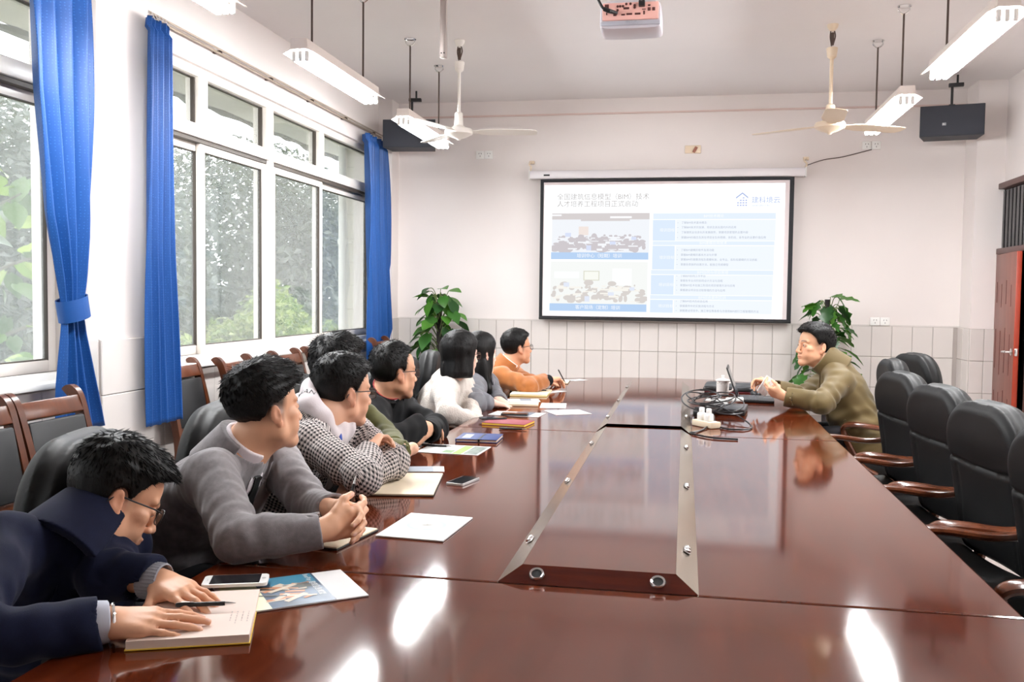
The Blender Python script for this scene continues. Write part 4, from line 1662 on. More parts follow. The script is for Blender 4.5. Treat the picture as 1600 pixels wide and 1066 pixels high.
slab('paper_sheet', (-.628, 5.10), math.radians(28), .21, .20, .0012, M['paper'], 'loose white sheet nearest the raised centre strip of the table', 'paper', bev=.0003)
t = open_book('open_notebook', 'open notebook with bright yellow page edges before the brown jacket man', (-.985, 6.03), math.radians(3), .235, .2, mat('pale_yellow_paper', S(250, 240, 206), .6), YEL, .013, lines=2)
slab('paper_sheet', (-.862, 6.16), math.radians(60), .2, .09, .0012, M['paper'], 'small white sheet sticking out behind the yellow-edged notebook', 'paper', bev=.0003)
pen('black pen lying across the yellow-edged open notebook', (-.95, 6.07, ZT + .017), (-.88, 6.08, ZT + .017), .0042)
open_book('open_notebook', 'farthest open notebook under the writing hand of the brown jacket man', (-.925, 6.87), math.radians(4), .17, .16, M['cream'], mat('dark_brown_cover', S(90, 56, 40), .6), .009, lines=False)
slab('paper_sheet', (-.80, 7.07), math.radians(50), .14, .10, .0012, M['paper'], 'farthest small white sheet at the far end of the table', 'paper', bev=.0003)

# the lecturer's side
t = thing('lidded_mug', 'white lidded porcelain mug with fine band beside the laptop', 'mug', (.256, 6.24, ZT))
bm = BM()
lathe(bm, [(.03, 0), (.038, .003), (.0405, .03), (.042, .098), (.0405, .1), (.038, .098), (.036, .01), (0, .008)], (0, 0, 0), 32)
obj('cup', bm, mat('porcelain', S(244, 240, 236), .15), t)
bm = BM()
lathe(bm, [(.047, .098), (.048, .103), (.03, .112), (.012, .116), (.008, .122), (.012, .13), (.009, .137), (0, .138)], (0, 0, 0), 32)
obj('lid', bm, bpy.data.materials['porcelain'], t)
bm = BM()
tube(bm, spline([(.04, -.002, .085), (.058, -.002, .085), (.068, -.002, .062), (.06, -.002, .036), (.04, -.002, .03)], 5), .0055, 8)
obj('handle', bm, bpy.data.materials['porcelain'], t)
bm = BM()
for k in range(20):
    a = 2 * PI * k / 20
    lathe(bm, [(.004, 0), (.003, .0006), (0, .0008)], (.0412 * math.cos(a), .0412 * math.sin(a), .083 + .004 * (k % 2)), 8, axis=(math.cos(a), math.sin(a), 0))
obj('painted_band', bm, mat('mug_print', S(168, 160, 140), .4), t)
t = thing('laptop_sleeve', 'flat black laptop bag with dark red underside behind the white mug', 'laptop bag', (.31, 6.62, ZT), math.radians(-4))
s = SDF()
s.add(*rbox((0, 0, .022), (.165, .19, .02), .018), k=.01)
s.add(wob(.003, 30, 5), (0, 0, 0), 0, 'd')
sdf_obj('pouch', s, .007, M['black'], t)
bm = BM()
box(bm, (0, 0, .005), (.31, .37, .009), .004)
obj('underside', bm, mat('dark_red_cloth', S(96, 20, 32), .7), t)
bm = BM()
for x in (-.175, .175):
    tube(bm, spline([(x * .92, -.15, .012), (x * 1.06, -.14, .012), (x * 1.06, -.17, .012), (x * .92, -.175, .012)], 4), .005, 6)
obj('strap_loop', bm, M['black'], t)

t = thing('laptop', 'open black laptop facing the man in the khaki jacket', 'laptop', (.455, 6.02, ZT), math.radians(-86))
# local: +y is from hinge away (screen side), user sits at -y
t.rotation_euler = (0, 0, math.radians(90 - 4))
bm = BM()
box(bm, (0, 0, .009), (.31, .215, .016), .003)
obj('base', bm, M['black'], t)
bm = BM()
for r in range(5):
    for k in range(13):
        box(bm, (-.132 + k * .022, .075 - r * .0205, .0182), (.0185, .017, .003), .0008, seg=1)
obj('keyboard', bm, mat('key_grey', S(54, 54, 58), .5), t)
bm = BM()
box(bm, (0, -.07, .0172), (.085, .05, .001), .0003)
obj('touchpad', bm, mat('touchpad_dark', S(36, 36, 40), .3), t)
R_ = rotm(math.radians(-20))
bm = BM()
hp = Vector((0, .107, .016))
box(bm, hp + R_ @ Vector((0, .004, .105)), (.31, .008, .21), .003, R_)
lid = obj('lid', bm, M['black'], t)
bm = BM()
box(bm, hp + R_ @ Vector((0, -.0008, .108)), (.285, .0012, .175), 0, R_)
o = obj('display', bm, mat('display_glass', S(60, 64, 72), .1), t)
bm = BM()
tube(bm, [(-.1, .107, .016), (.1, .107, .016)], .007, 8)
obj('hinge', bm, M['dark'], t)

t = thing('closed_laptop', 'thick closed black laptop lying under the tangle of cables', 'laptop', (.245, 5.36, ZT), math.radians(-7))
bm = BM()
box(bm, (0, 0, .012), (.215, .30, .022), .004)
obj('base', bm, M['black'], t)
bm = BM()
box(bm, (0, 0, .0295), (.215, .30, .011), .004)
obj('lid', bm, mat('laptop_lid', S(48, 48, 52), .35), t)
t = thing('computer_mouse', 'round black computer mouse behind the open laptop', 'mouse', (.475, 6.33, ZT), math.radians(15))
s = SDF()
s.add(*ell((0, 0, .008), (.034, .055, .03)))
s.add(lambda P: P[:, 2] * -1 + 0, (0, 0, 0), .1, 'i', .004)
sdf_obj('shell', s, .004, M['black'], t)
t = thing('power_strip', 'white power socket block with plugs at the near end of the cable tangle', 'power strip', (.117, 4.72, ZT), math.radians(38))
bm = BM()
box(bm, (0, 0, .016), (.065, .15, .031), .005)
obj('body', bm, M['cream'], t)
for y in (-.025, .03):
    bm = BM()
    box(bm, (-.005, y, .05), (.036, .038, .04), .008)
    box(bm, (-.005, y, .08), (.022, .022, .03), .005)
    obj('plug', bm, M['white'], t)
t = thing('white_adapter', 'small white charger with curled white lead on the closed laptop', 'charger', (.20, 5.5, ZT + .036), math.radians(10))
bm = BM()
tube(bm, [(.05, .0, .016), (.15, .03, .016)], .015, 12)
obj('adapter_body', bm, M['white'], t)
bm = BM()
tube(bm, spline([(.05, 0, .016), (.0, -.01, .012), (-.05, .02, .008), (-.06, .07, .008), (-.02, .08, .010), (.02, .04, .012), (-.02, -.06, .008), (.04, -.09, .006)], 8), .006, 8)
obj('lead', bm, M['white'], t)
t = thing('cable_tangle', 'tangle of thin black cables looping over the table strip and closed laptop', 'cables', (.13, 5.05, ZT))
rg = random.Random(12)
t['kind'] = 'thing'
def loop(c, rx, ry, h, turns, ph, r):
    pts = []
    n = int(14 * turns)
    for k in range(n):
        a = ph + 2 * PI * turns * k / n
        f = 1 + .18 * math.sin(a * .37 + ph)
        pts.append((c[0] + rx * f * math.cos(a), c[1] + ry * f * math.sin(a), max(.004, c[2] + h * (.5 + .5 * math.sin(a * .8 + ph * 2)))))
    bm = BM()
    tube(bm, spline(pts, 4), r, 6)
    obj('cable', bm, M['black'], t)
loop((-.02, .24, .04), .10, .26, .06, 1.7, .2, .0042)
loop((.04, .33, .05), .13, .28, .045, 1.9, 1.4, .004)
loop((-.01, .10, .04), .08, .24, .05, 1.6, 2.6, .0042)
loop((.10, .18, .045), .10, .3, .03, 1.3, 4.0, .0035)
loop((.0, .32, .045), .07, .20, .05, 1.7, 5.0, .0035)
for pts in ([(.05, .2, .05), (.15, -.05, .03), (.21, -.30, .006), (.16, -.42, .006), (.06, -.38, .006), (.02, -.15, .03), (-.01, .1, .05)],
            [(-.01, .05, .06), (.03, -.2, .03), (-.02, -.42, .005), (-.07, -.56, .005), (-.095, -.60, .005), (.0, -.72, .005), (.12, -.74, .004)],
            [(.03, .3, .06), (.09, .1, .07), (.03, -.12, .06), (-.015, -.28, .09)]):
    bm = BM()
    tube(bm, spline(pts, 8), .0042, 6)
    obj('cable', bm, M['black'], t)
bm = BM()
box(bm, (-.05, .0, .025), (.05, .09, .03), .006)
box(bm, (-.045, .16, .025), (.045, .08, .028), .006)
obj('power_brick', bm, M['black'], t)

# ------------------------------------------------------------------ potted climbing plants
def leaf_mesh(name, L_, W_, m, bend=.25, lobed=False):
    bm = BM()
    mid = []
    le, ri = [], []
    n = 7
    for i in range(n):
        f = i / (n - 1)
        wd = W_ * (math.sin(PI * min(f * .82 + .14, 1)) ** .8) * (1.0 if f < .5 else (1 - (f - .5) * .9)) if 0 < i < n - 1 else (W_ * .35 if i == 0 else .001)
        y = L_ * f - (.10 * L_ if i == 0 else 0) * 0
        z = -bend * L_ * f * f
        k = .3 * wd
        mid.append(bm.verts.new((0, y, z)))
        lb = (-.10 * L_ if i == 0 else 0)
        jag = .55 if lobed and i % 2 == 0 and 0 < i < n - 1 else 1
        le.append(bm.verts.new((-wd * jag, y + lb, z + k * .6)))
        ri.append(bm.verts.new((wd * jag, y + lb, z + k * .6)))
    for i in range(n - 1):
        bm.faces.new((le[i], mid[i], mid[i + 1], le[i + 1]))
        bm.faces.new((mid[i], ri[i], ri[i + 1], mid[i + 1]))
    me = bpy.data.meshes.new(name)
    bm.to_mesh(me)
    bm.free()
    me.polygons.foreach_set('use_smooth', [True] * len(me.polygons))
    me.materials.append(m)
    return me

def leafmat(name, c, trans=.3, rough=.35, var=.2):
    m = mat(name, c, rough, var=var, vscale=9)
    N, L = m.node_tree.nodes, m.node_tree.links
    b = N['Principled BSDF']
    tr = N.new('ShaderNodeBsdfTranslucent')
    tr.inputs[0].default_value = (c[0] * 1.3, c[1] * 1.4, c[2] * .8, 1)
    mx = N.new('ShaderNodeMixShader')
    mx.inputs[0].default_value = trans
    L.new(b.outputs[0], mx.inputs[1])
    L.new(tr.outputs[0], mx.inputs[2])
    L.new(mx.outputs[0], N['Material Output'].inputs[0])
    return m
LG = [leafmat('leaf_green', S(50, 96, 34)), leafmat('leaf_bright', S(70, 118, 40)), leafmat('leaf_deep', S(36, 76, 32))]
def aim(d, roll=0):
    d = Vector(d).normalized()
    q = d.to_track_quat('Y', 'Z')
    return (q @ Quaternion((0, 1, 0), roll)).to_euler()

def climbing_plant(loc, poletop, label, n, spread, size, seed, lobed=False, top=1.47):
    t = thing('potted_plant', label, 'plant', loc)
    rg = random.Random(seed)
    bm = BM()
    lathe(bm, [(.11, 0), (.15, .22), (.16, .25), (.145, .25), (.13, .22), (0, .21)], (0, 0, 0), 24)
    obj('pot', bm, mat('terracotta_' + str(seed), S(120, 70, 50), .7), t)
    bm = BM()
    box(bm, (0, .0, (poletop + .2) / 2), (.045, .045, poletop - .2), .004)
    obj('moss_pole', bm, mat('dark_pole', S(34, 26, 26), .9), t)
    mes = [leaf_mesh('leaf', size, size * .37, m, .22, lobed) for m in LG]
    st_ = BM()
    for k in range(n):
        f = k / n
        z = .5 + (top - .62) * (f ** .9) * 1.05
        a = k * 2.399 + rg.uniform(-.4, .4)
        wide = spread * (1.05 - .55 * f) * rg.uniform(.55, 1.1)
        base = Vector((.03 * math.cos(a), .03 * math.sin(a), z))
        p = Vector((wide * math.cos(a), wide * math.sin(a) * .8, z + rg.uniform(.03, .12)))
        midp = (base + p) / 2 + Vector((0, 0, .04))
        tube(st_, spline([base, midp, p], 4), .004, 5)
        dr = Vector((math.cos(a), math.sin(a), rg.uniform(-1.6, -.25)))
        o = bpy.data.objects.new('leaf', mes[k % 3])
        COL.objects.link(o)
        o.parent = t
        o.location = p
        o.rotation_euler = aim(dr, rg.uniform(-.5, .5))
        s_ = rg.uniform(.75, 1.25) * (1.1 - .3 * f)
        o.scale = (s_, s_, s_)
    for dx, dz in ((.02, .0), (.10, -.02), (-.12, -.08)):
        p = Vector((dx, -.03, top + dz))
        tube(st_, spline([(0, -.03, top - .3), (dx * .6, -.05, top - .12), p], 4), .0035, 5)
        o = bpy.data.objects.new('leaf', mes[1])
        COL.objects.link(o)
        o.parent = t
        o.location = p
        o.rotation_euler = aim((dx * 6 + .2, -.5, .1), .3)
    obj('stem', st_, mat('stem_green_' + str(seed), S(96, 110, 60), .6), t)
    return t
climbing_plant((-2.36, 8.80, 0), 1.36, 'leafy climbing plant on a dark pole, left of the projection screen', 84, .27, .165, 4, False, 1.46)
climbing_plant((1.27, 8.80, 0), 1.40, 'leafy climbing plant on dark pole behind the man in khaki', 76, .25, .18, 9, True, 1.42)

# ------------------------------------------------------------------ outside the windows
conc = mat('stained_concrete', S(176, 172, 160), .9, var=.25, vscale=1.2)
bm = BM()
rg = random.Random(1)
box(bm, (-3.75, 4.5, 3.15), (1.0, 22, .14))
t = obj('concrete_eave', bm, conc, smooth=0)
struct(t)
t.name = 'trim_3'
bm = BM()
pts = [Vector((-4.26 + rg.uniform(-.01, .01), y, 3.07 + rg.uniform(-.02, .012))) for y in np.arange(-6, 15.4, .18)]
tube(bm, pts, lambda i: .03 + .012 * math.sin(i * 1.7), 6)
struct(obj('trim_4', bm, mat('dark_drip_edge', S(96, 92, 82), .9, var=.3, vscale=4)))
bm = BM()
box(bm, (-3.375, 9.25, 1.2), (.13, .36, 7), .01)
col_ = obj('wall_outside', bm, mat('white_facade_tile', S(226, 222, 210), .5), smooth=0)
struct(col_)
bm = BM()
for k in range(26):
    box(bm, (-3.375, 9.065, -2 + .24 * k), (.13, .012, .228), .003, seg=1)
obj('facade_tile', bm, mat('white_facade_tile2', S(232, 228, 216), .4), col_)
bm = BM()
tube(bm, [(-3.43, 8.98, -3), (-3.43, 8.98, 3.05)], .04, 14)
for z in (.4, 1.9):
    tube(bm, [(-3.43, 8.98, z), (-3.43, 8.98, z + .05)], .05, 14)
    box(bm, (-3.38, 9.0, z + .02), (.1, .03, .02))
tag(obj('drain_pipe', bm, mat('pvc_pipe', S(232, 228, 218), .4)), 'white drain pipe outside the far end of the window', 'pipe')

def leaf_cloud(name, lab, blobs, n, size, cols, seed, trunk=None, aspect=.5):
    """foliage: many small bent leaves spread through the blobs; blobs (centre, radii)"""
    r = np.random.default_rng(seed)
    vol = np.array([b[1][0] * b[1][1] * b[1][2] for b in blobs])
    pick = r.choice(len(blobs), n, p=vol / vol.sum())
    C_ = np.array([b[0] for b in blobs])[pick]
    R_ = np.array([b[1] for b in blobs])[pick]
    d = r.normal(size=(n, 3))
    d /= np.linalg.norm(d, axis=1, keepdims=True)
    P = C_ + d * R_ * (r.uniform(.25, 1, (n, 1)) ** .45)
    nrm = d * .6 + r.normal(size=(n, 3)) * .55 + np.array([0, 0, .6])
    nrm /= np.linalg.norm(nrm, axis=1, keepdims=True)
    u = np.cross(nrm, r.normal(size=(n, 3)))
    u /= np.linalg.norm(u, axis=1, keepdims=True)
    v = np.cross(nrm, u)
    s_ = size * r.uniform(.6, 1.35, (n, 1))
    V = np.stack([P - u * s_, P - v * s_ * aspect + nrm * s_ * .15, P + u * s_ - nrm * s_ * .2, P + v * s_ * aspect + nrm * s_ * .15], 1).reshape(-1, 3)
    F = np.arange(4 * n).reshape(-1, 4)
    base = Vector(blobs[0][0])
    base.z = -6
    t = thing(name, lab, 'tree' if 'tree' in name else 'bush', base)
    me = np_mesh('foliage', V - np.array(base), F, False)
    for c in cols:
        me.materials.append(c)
    me.polygons.foreach_set('material_index', r.integers(0, len(cols), n).astype(np.int32))
    o = link('foliage', me, None, t)
    o['kind'] = 'stuff'
    if trunk:
        bm = BM()
        for pts, r0, r1 in trunk:
            q = spline(pts, 5)
            tube(bm, [Vector(p) - base for p in q], [r0 + (r1 - r0) * i / (len(q) - 1) for i in range(len(q))], 8)
        obj('trunk', bm, mat('bark_' + name + str(seed), S(96, 92, 84), .9), t)
    return t
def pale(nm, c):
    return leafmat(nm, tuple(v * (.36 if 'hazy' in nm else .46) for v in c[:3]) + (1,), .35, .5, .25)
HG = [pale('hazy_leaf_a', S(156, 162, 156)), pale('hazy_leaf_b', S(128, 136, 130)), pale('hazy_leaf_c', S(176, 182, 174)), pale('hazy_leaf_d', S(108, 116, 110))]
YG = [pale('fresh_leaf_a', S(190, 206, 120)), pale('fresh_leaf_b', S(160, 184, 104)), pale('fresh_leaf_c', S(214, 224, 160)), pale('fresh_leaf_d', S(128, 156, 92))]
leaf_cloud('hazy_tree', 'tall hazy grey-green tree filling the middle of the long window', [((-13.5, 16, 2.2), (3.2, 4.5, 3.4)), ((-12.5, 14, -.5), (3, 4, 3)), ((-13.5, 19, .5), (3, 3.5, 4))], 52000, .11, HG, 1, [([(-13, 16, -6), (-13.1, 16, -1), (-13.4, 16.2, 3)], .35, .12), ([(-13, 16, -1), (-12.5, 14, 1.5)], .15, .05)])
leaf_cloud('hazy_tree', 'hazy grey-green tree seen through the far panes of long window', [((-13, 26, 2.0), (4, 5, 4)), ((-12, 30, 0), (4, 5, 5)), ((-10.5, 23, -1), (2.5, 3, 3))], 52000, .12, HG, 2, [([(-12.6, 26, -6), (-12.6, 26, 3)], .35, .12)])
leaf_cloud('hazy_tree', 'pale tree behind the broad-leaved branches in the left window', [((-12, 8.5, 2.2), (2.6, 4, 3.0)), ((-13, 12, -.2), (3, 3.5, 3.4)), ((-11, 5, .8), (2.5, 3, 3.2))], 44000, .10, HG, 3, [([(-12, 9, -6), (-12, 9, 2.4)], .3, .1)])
leaf_cloud('leafy_bush', 'fresh yellow-green treetop low in the long window left part', [((-8.0, 12.2, -.55), (1.5, 1.6, 1.1)), ((-7.6, 10.2, -.7), (1.2, 1.4, .9)), ((-7.6, 12.9, .35), (.5, .6, .45)), ((-8.2, 11.4, .3), (.6, .5, .5)), ((-7.4, 13.6, .1), (.6, .5, .6)), ((-7.7, 10.6, .05), (.5, .5, .4)), ((-7.9, 12.0, .6), (.35, .4, .35))], 26000, .062, YG, 4, [([(-8, 12, -6), (-8, 12, -.4)], .12, .04)])
leaf_cloud('leafy_bush', 'fresh yellow-green treetop low in the far panes of the long window', [((-7.4, 15.6, -.15), (1.2, 1.7, 1.2)), ((-7.6, 18.5, -.6), (1.4, 1.8, 1.1)), ((-7.1, 14.9, .85), (.5, .55, .6)), ((-7.5, 16.2, .9), (.6, .7, .5)), ((-7.3, 17.6, .35), (.7, .6, .6)), ((-7.2, 15.4, 1.3), (.35, .4, .35)), ((-7.6, 14.3, .5), (.5, .5, .5))], 26000, .062, YG, 5, [([(-7.4, 15.8, -6), (-7.4, 15.8, 0)], .12, .04)])
leaf_cloud('leafy_bush', 'dark green undergrowth between the bushes and the hazy trees', [((-9.5, 11, -2), (3, 8, 1.8)), ((-9.5, 22, -2.2), (3, 7, 1.8)), ((-8.5, 4, -1.5), (2.2, 3, 1.7))], 26000, .09, HG + YG[3:], 6)
# broad-leaved branches near the left window: every large leaf a part
t = thing('broad_leaved_tree', 'broad-leaved tree branches close outside the left window', 'tree', (-5.0, 5.6, -6))
rg = random.Random(21)
BLM = [leafmat('broad_leaf_a', S(112, 138, 60), .35, .3), leafmat('broad_leaf_b', S(80, 110, 52), .35, .25), leafmat('broad_leaf_c', S(140, 158, 82), .4, .3), leafmat('broad_leaf_d', S(60, 84, 48), .3, .2)]
mes = [leaf_mesh('leaf', .17, .062, m, .3) for m in BLM]
bm = BM()
tube(bm, spline([(0, 0, 0), (.05, 0, 4), (-.05, .1, 6), (.1, -.1, 7.6), (.05, -.2, 8.3)], 5), lambda i: .09 - .0035 * i, 8)
for k in range(16):
    z = 5.6 + k * .16
    a = k * 2.4
    e_ = Vector((.75 * math.cos(a), .95 * math.sin(a), z + .35))
    tube(bm, spline([(0, 0, z), e_ * .5 + Vector((0, 0, z * .5 + .05)), e_], 4), lambda i: .02 - .0018 * i, 6)
    for q in range(15):
        f = rg.uniform(.25, 1.05)
        p = Vector((e_.x * f, e_.y * f, z + .35 * f)) + Vector((rg.uniform(-.2, .2), rg.uniform(-.2, .2), rg.uniform(-.2, .15)))
        o = bpy.data.objects.new('leaf', mes[rg.randrange(4)])
        COL.objects.link(o)
        o.parent = t
        o.location = p
        o.rotation_euler = aim((rg.uniform(-1, 1), rg.uniform(-1, 1), rg.uniform(-1.0, .2)), rg.uniform(-.8, .8))
        s_ = rg.uniform(.7, 1.3)
        o.scale = (s_, s_, s_)
obj('trunk', bm, mat('grey_bark', S(92, 88, 78), .9), t)
leaf_cloud('leafy_bush', 'dense green shrub behind the broad-leaved branches low in left window', [((-6.4, 6.4, .1), (1.0, 1.2, 1.15)), ((-6.2, 5.0, -.3), (.9, 1.0, 1.2))], 7000, .08, [BLM[1], BLM[3], BLM[0], YG[1]], 8)
g = boxes('ground_outside', [((-40, -20, -6.3), (LX - .6, 60, -6))], mat('ground_earth', S(120, 124, 100), .95, var=.2, vscale=.5))
struct(g)
# ------------------------------------------------------------------ people
def attr_mat(name, rough=.45, spec=.4, bump=0, bscale=300, dist=.0008, sheen=0):
    m, nt, N, L, b = new_mat(name)
    a = N.new('ShaderNodeAttribute')
    a.attribute_name = 'tint'
    L.new(a.outputs['Color'], b.inputs['Base Color'])
    b.inputs['Roughness'].default_value = rough
    b.inputs['Specular IOR Level'].default_value = spec
    if bump:
        tc = N.new('ShaderNodeTexCoord')
        nb = N.new('ShaderNodeTexNoise')
        nb.inputs['Scale'].default_value = bscale
        L.new(tc.outputs['Object'], nb.inputs[0])
        bp = N.new('ShaderNodeBump')
        bp.inputs['Strength'].default_value = bump
        bp.inputs['Distance'].default_value = dist
        L.new(nb.outputs[0], bp.inputs['Height'])
        L.new(bp.outputs[0], b.inputs['Normal'])
    return m
M['skin'] = attr_mat('skin', .48, .4, .12, 220, .0006)
M['hair'] = mat('black_hair', S(9, 8, 8), .5, spec=.22, var=.2, vscale=60, bump=.6, bscale=90, stretch=(1, 1, .25), dist=.003)
M['shirt'] = mat('white_shirt', S(244, 234, 238), .75)
M['trouser'] = mat('dark_trousers', S(28, 28, 34), .9)
M['specs'] = mat('spectacle_frame', S(24, 24, 28), .3)

class Head:
    def __init__(s, o, az, pitch, roll, sc_=1.0):
        a, p, r = [math.radians(v) for v in (az, pitch, roll)]
        f = np.array([math.sin(a) * math.cos(p), math.cos(a) * math.cos(p), math.sin(p)])
        x = np.array([math.cos(a), -math.sin(a), 0])
        u = np.cross(x, f)
        x2 = x * math.cos(r) + u * math.sin(r)
        u2 = -x * math.sin(r) + u * math.cos(r)
        s.R = np.stack([x2, f, u2], 1)
        s.o = np.array(o, float)
        s.s = sc_
    def w(s, p):
        return s.o + s.R @ (np.array(p, float) * s.s)
    def loc(s, P):
        return ((P - npv(s.o)) @ npv(s.R)) / s.s
    def ell(s, c, rad, rx=0, ry=0, rz=0):
        R = s.R @ np.array(rotm(rx, ry, rz))
        return ell(s.w(c), np.array(rad) * s.s, R)
    def cone(s, a, b, r1, r2, **k):
        return cone(s.w(a), s.w(b), r1 * s.s, r2 * s.s, **k)

def head_prims(S_, h, neck, female=False, fat=1.0):
    A = S_.add
    A(*h.ell((0, -.012, .04), (.073, .092, .082)), k=.01)
    A(*h.ell((0, .03, .042), (.061, .057, .058)), k=.02)
    A(*h.ell((0, .034, -.03), (.057 * fat, .053, .066)), k=.02)
    for q in (-1, 1):
        A(*h.cone((q * .047 * fat, .004, -.058), (q * .012, .068, -.098), .021 * fat, .017), k=.025)
        A(*h.cone((q * .055 * fat, -.002, -.01), (q * .048 * fat, .004, -.058), .02, .02), k=.02)
        A(*h.ell((q * .043, .056, -.016), (.021, .022, .018)), k=.015)
        A(*h.ell((q * .034, .058, -.05), (.022 * fat, .022, .024)), k=.018)
    A(*h.ell((0, .076, -.094), (.021, .016, .015)), k=.015)
    A(*h.ell((0, .07, -.062), (.03, .022, .024)), k=.015)
    for q in (-1, 1):
        A(*h.ell((q * .032, .096, .008), (.02, .013, .0115)), op='s', k=.012)
        A(*h.cone((q * .012, .0885, .023), (q * .046, .073, .027), .0075, .007), k=.012)
        A(*h.ell((q * .0315, .0765, .005), (.0165, .0125, .0108)), k=.004)
    A(*h.cone((0, .086, .014), (0, .105, -.028), .0075, .0105), k=.010)
    A(*h.ell((0, .107, -.032), (.0105, .0105, .009)), k=.005)
    for q in (-1, 1):
        A(*h.ell((q * .0125, .097, -.036), (.0085, .0105, .0075)), k=.005)
    A(*h.ell((0, .0905, -.059), (.022, .0105, .0055)), k=.004)
    A(*h.ell((0, .0885, -.0685), (.019, .0105, .006)), k=.004)
    A(*h.ell((0, .1005, -.0640), (.021, .009, .0013)), op='s', k=.002)
    for q in (-1, 1):
        A(*h.ell((q * .080, -.016, -.004), (.0072, .017, .0285), rx=.12, rz=-q * .42), k=.006)
        A(*h.ell((q * .0775, -.004, -.031), (.007, .009, .011)), k=.006)
        A(*h.ell((q * .0885, -.011, -.001), (.0055, .0095, .0165), rz=-q * .42), op='s', k=.004)
    n0 = h.w((0, -.022, -.045))
    rr = .047 if female else .056
    A(*cone(n0, neck, rr * h.s, rr * 1.1 * h.s), k=.018)
    A(*cone(h.w((0, .01, -.075)), np.array(neck) * .6 + h.w((0, .01, -.075)) * .4, rr * .75, rr * .9), k=.02)

def hand_prims(S_, W_, F, Nn, side, curl=(.3, .35, .4, .45), spread=.05, thumb=(.55, .75, .25), sc_=1.0, k=.004, tips=None):
    F = np.array(F, float)
    F /= np.linalg.norm(F)
    Nn = np.array(Nn, float)
    Nn = Nn - F * (Nn @ F)
    Nn /= np.linalg.norm(Nn)
    T = np.cross(F, Nn) * side
    W_ = np.array(W_, float)
    A = S_.add
    sc_ = sc_ * .97
    pt = lambda f, t, n: W_ + (F * f + T * t + Nn * n) * sc_
    A(*cone(pt(-.03, 0, 0), pt(.012, 0, 0), .0265 * sc_, .026 * sc_, side=T, ratio=1.2), k=.012)
    kn = [(.088, .030, 0), (.092, .0105, -.002), (.087, -.0095, -.001), (.078, -.028, .002)]
    for i, (f, t, n) in enumerate(kn):
        A(*cone(pt(.008, t * .62, 0), pt(f - .006, t, n), .0155 * sc_, .0125 * sc_), k=.010)
    A(*cone(pt(.02, .018, .008), pt(.05, .034, .008), .018 * sc_, .013 * sc_), k=.012)
    A(*cone(pt(.02, -.02, .006), pt(.06, -.026, .004), .015 * sc_, .011 * sc_), k=.012)
    seg = [(.042, .026, .021), (.046, .030, .022), (.042, .028, .021), (.034, .021, .019)]
    rad = [.0088, .0090, .0086, .0076]
    for i, (f, t, n) in enumerate(kn):
        p = pt(f - .004, t, n)
        th = 0
        sp = spread * (1.5 - i)
        c = curl[i] if not isinstance(curl[i], tuple) else None
        cs = (c, c * 1.15, c * .8) if c is not None else curl[i]
        r = rad[i] * sc_
        for j, L_ in enumerate(seg[i]):
            th += cs[j]
            d = (F * math.cos(sp) + T * math.sin(sp)) * math.cos(th) + Nn * math.sin(th)
            p2 = p + d * L_ * sc_
            A(*cone(p, p2, r, r * .92), k=k if j else .007)
            p, r = p2, r * .92
        if tips is not None:
            up = -Nn * math.cos(th) + F * math.sin(th)
            tips.append((p + up * r * .8, .0062 * sc_, up))
    p = pt(.03, .036, .008)
    for j, (L_, r1, r2) in enumerate(((.042, .0125, .0105), (.032, .0105, .0088))):
        a, b, c = thumb
        d = F * (a + .25 * j) + T * (b - .35 * j) + Nn * (c + .05 * j)
        d /= np.linalg.norm(d)
        p2 = p + d * L_ * sc_
        A(*cone(p, p2, r1 * sc_, r2 * sc_), k=.008)
        p = p2
    if tips is not None:
        up = -Nn
        tips.append((p + up * .0075 * sc_, .0068 * sc_, up))

def hair_fn(h, style, seed):
    e0, _, _ = h.ell((0, -.012, .042), (.075, .095, .085))
    zk, yk = style['line']
    top, side, back = style['t']
    zb = style.get('zb', -.07)
    rs = np.random.default_rng(seed)
    n1 = wob(1.0, 55, seed, (1, .45, 1))
    n2 = wob(1.0, 130, seed + 1, (1, .35, .9))
    def fn(P):
        q = h.loc(P)
        x, y, z = q[:, 0], q[:, 1], q[:, 2]
        e = e0(P) / h.s
        ft = np.clip((z - .03) / .07, 0, 1)
        fb = np.clip((-y - .0) / .06, 0, 1)
        t = side + (top - side) * ft + (back - side) * fb * (1 - ft)
        t = t * np.clip((z - zb) / .03 + .25, .15, 1)
        fr = style.get('front', 0)
        if fr:
            t = t + fr * np.clip((y - .02) / .06, 0, 1) * np.clip((z - .05) / .04, 0, 1)
        t = t + style.get('mess', .002) * (n1(q) + .6 * n2(q)) * (.35 + .65 * ft)
        d = e - t
        yl = np.interp(z, zk, yk).astype(np.float32)
        if style.get('temple'):
            yl = yl - style['temple'] * np.clip((np.abs(x) - .02) / .03, 0, 1) * np.clip((z - .05) / .03, 0, 1) * (z < .12)
        cutf = (y - yl + .0025 * n2(q)) * .75
        cutb = (zb - z + .003 * n2(q)) * .9
        d = np.maximum(d, np.maximum(cutf, cutb))
        for q_ in (-1, 1):
            ee = np.sqrt(((x - q_ * .082) / .03) ** 2 + ((y + .012) / .024) ** 2 + ((z + .006) / .036) ** 2) - 1
            d = np.maximum(d, -ee * .022)
        return (d * h.s * .8).astype(np.float32)
    return fn

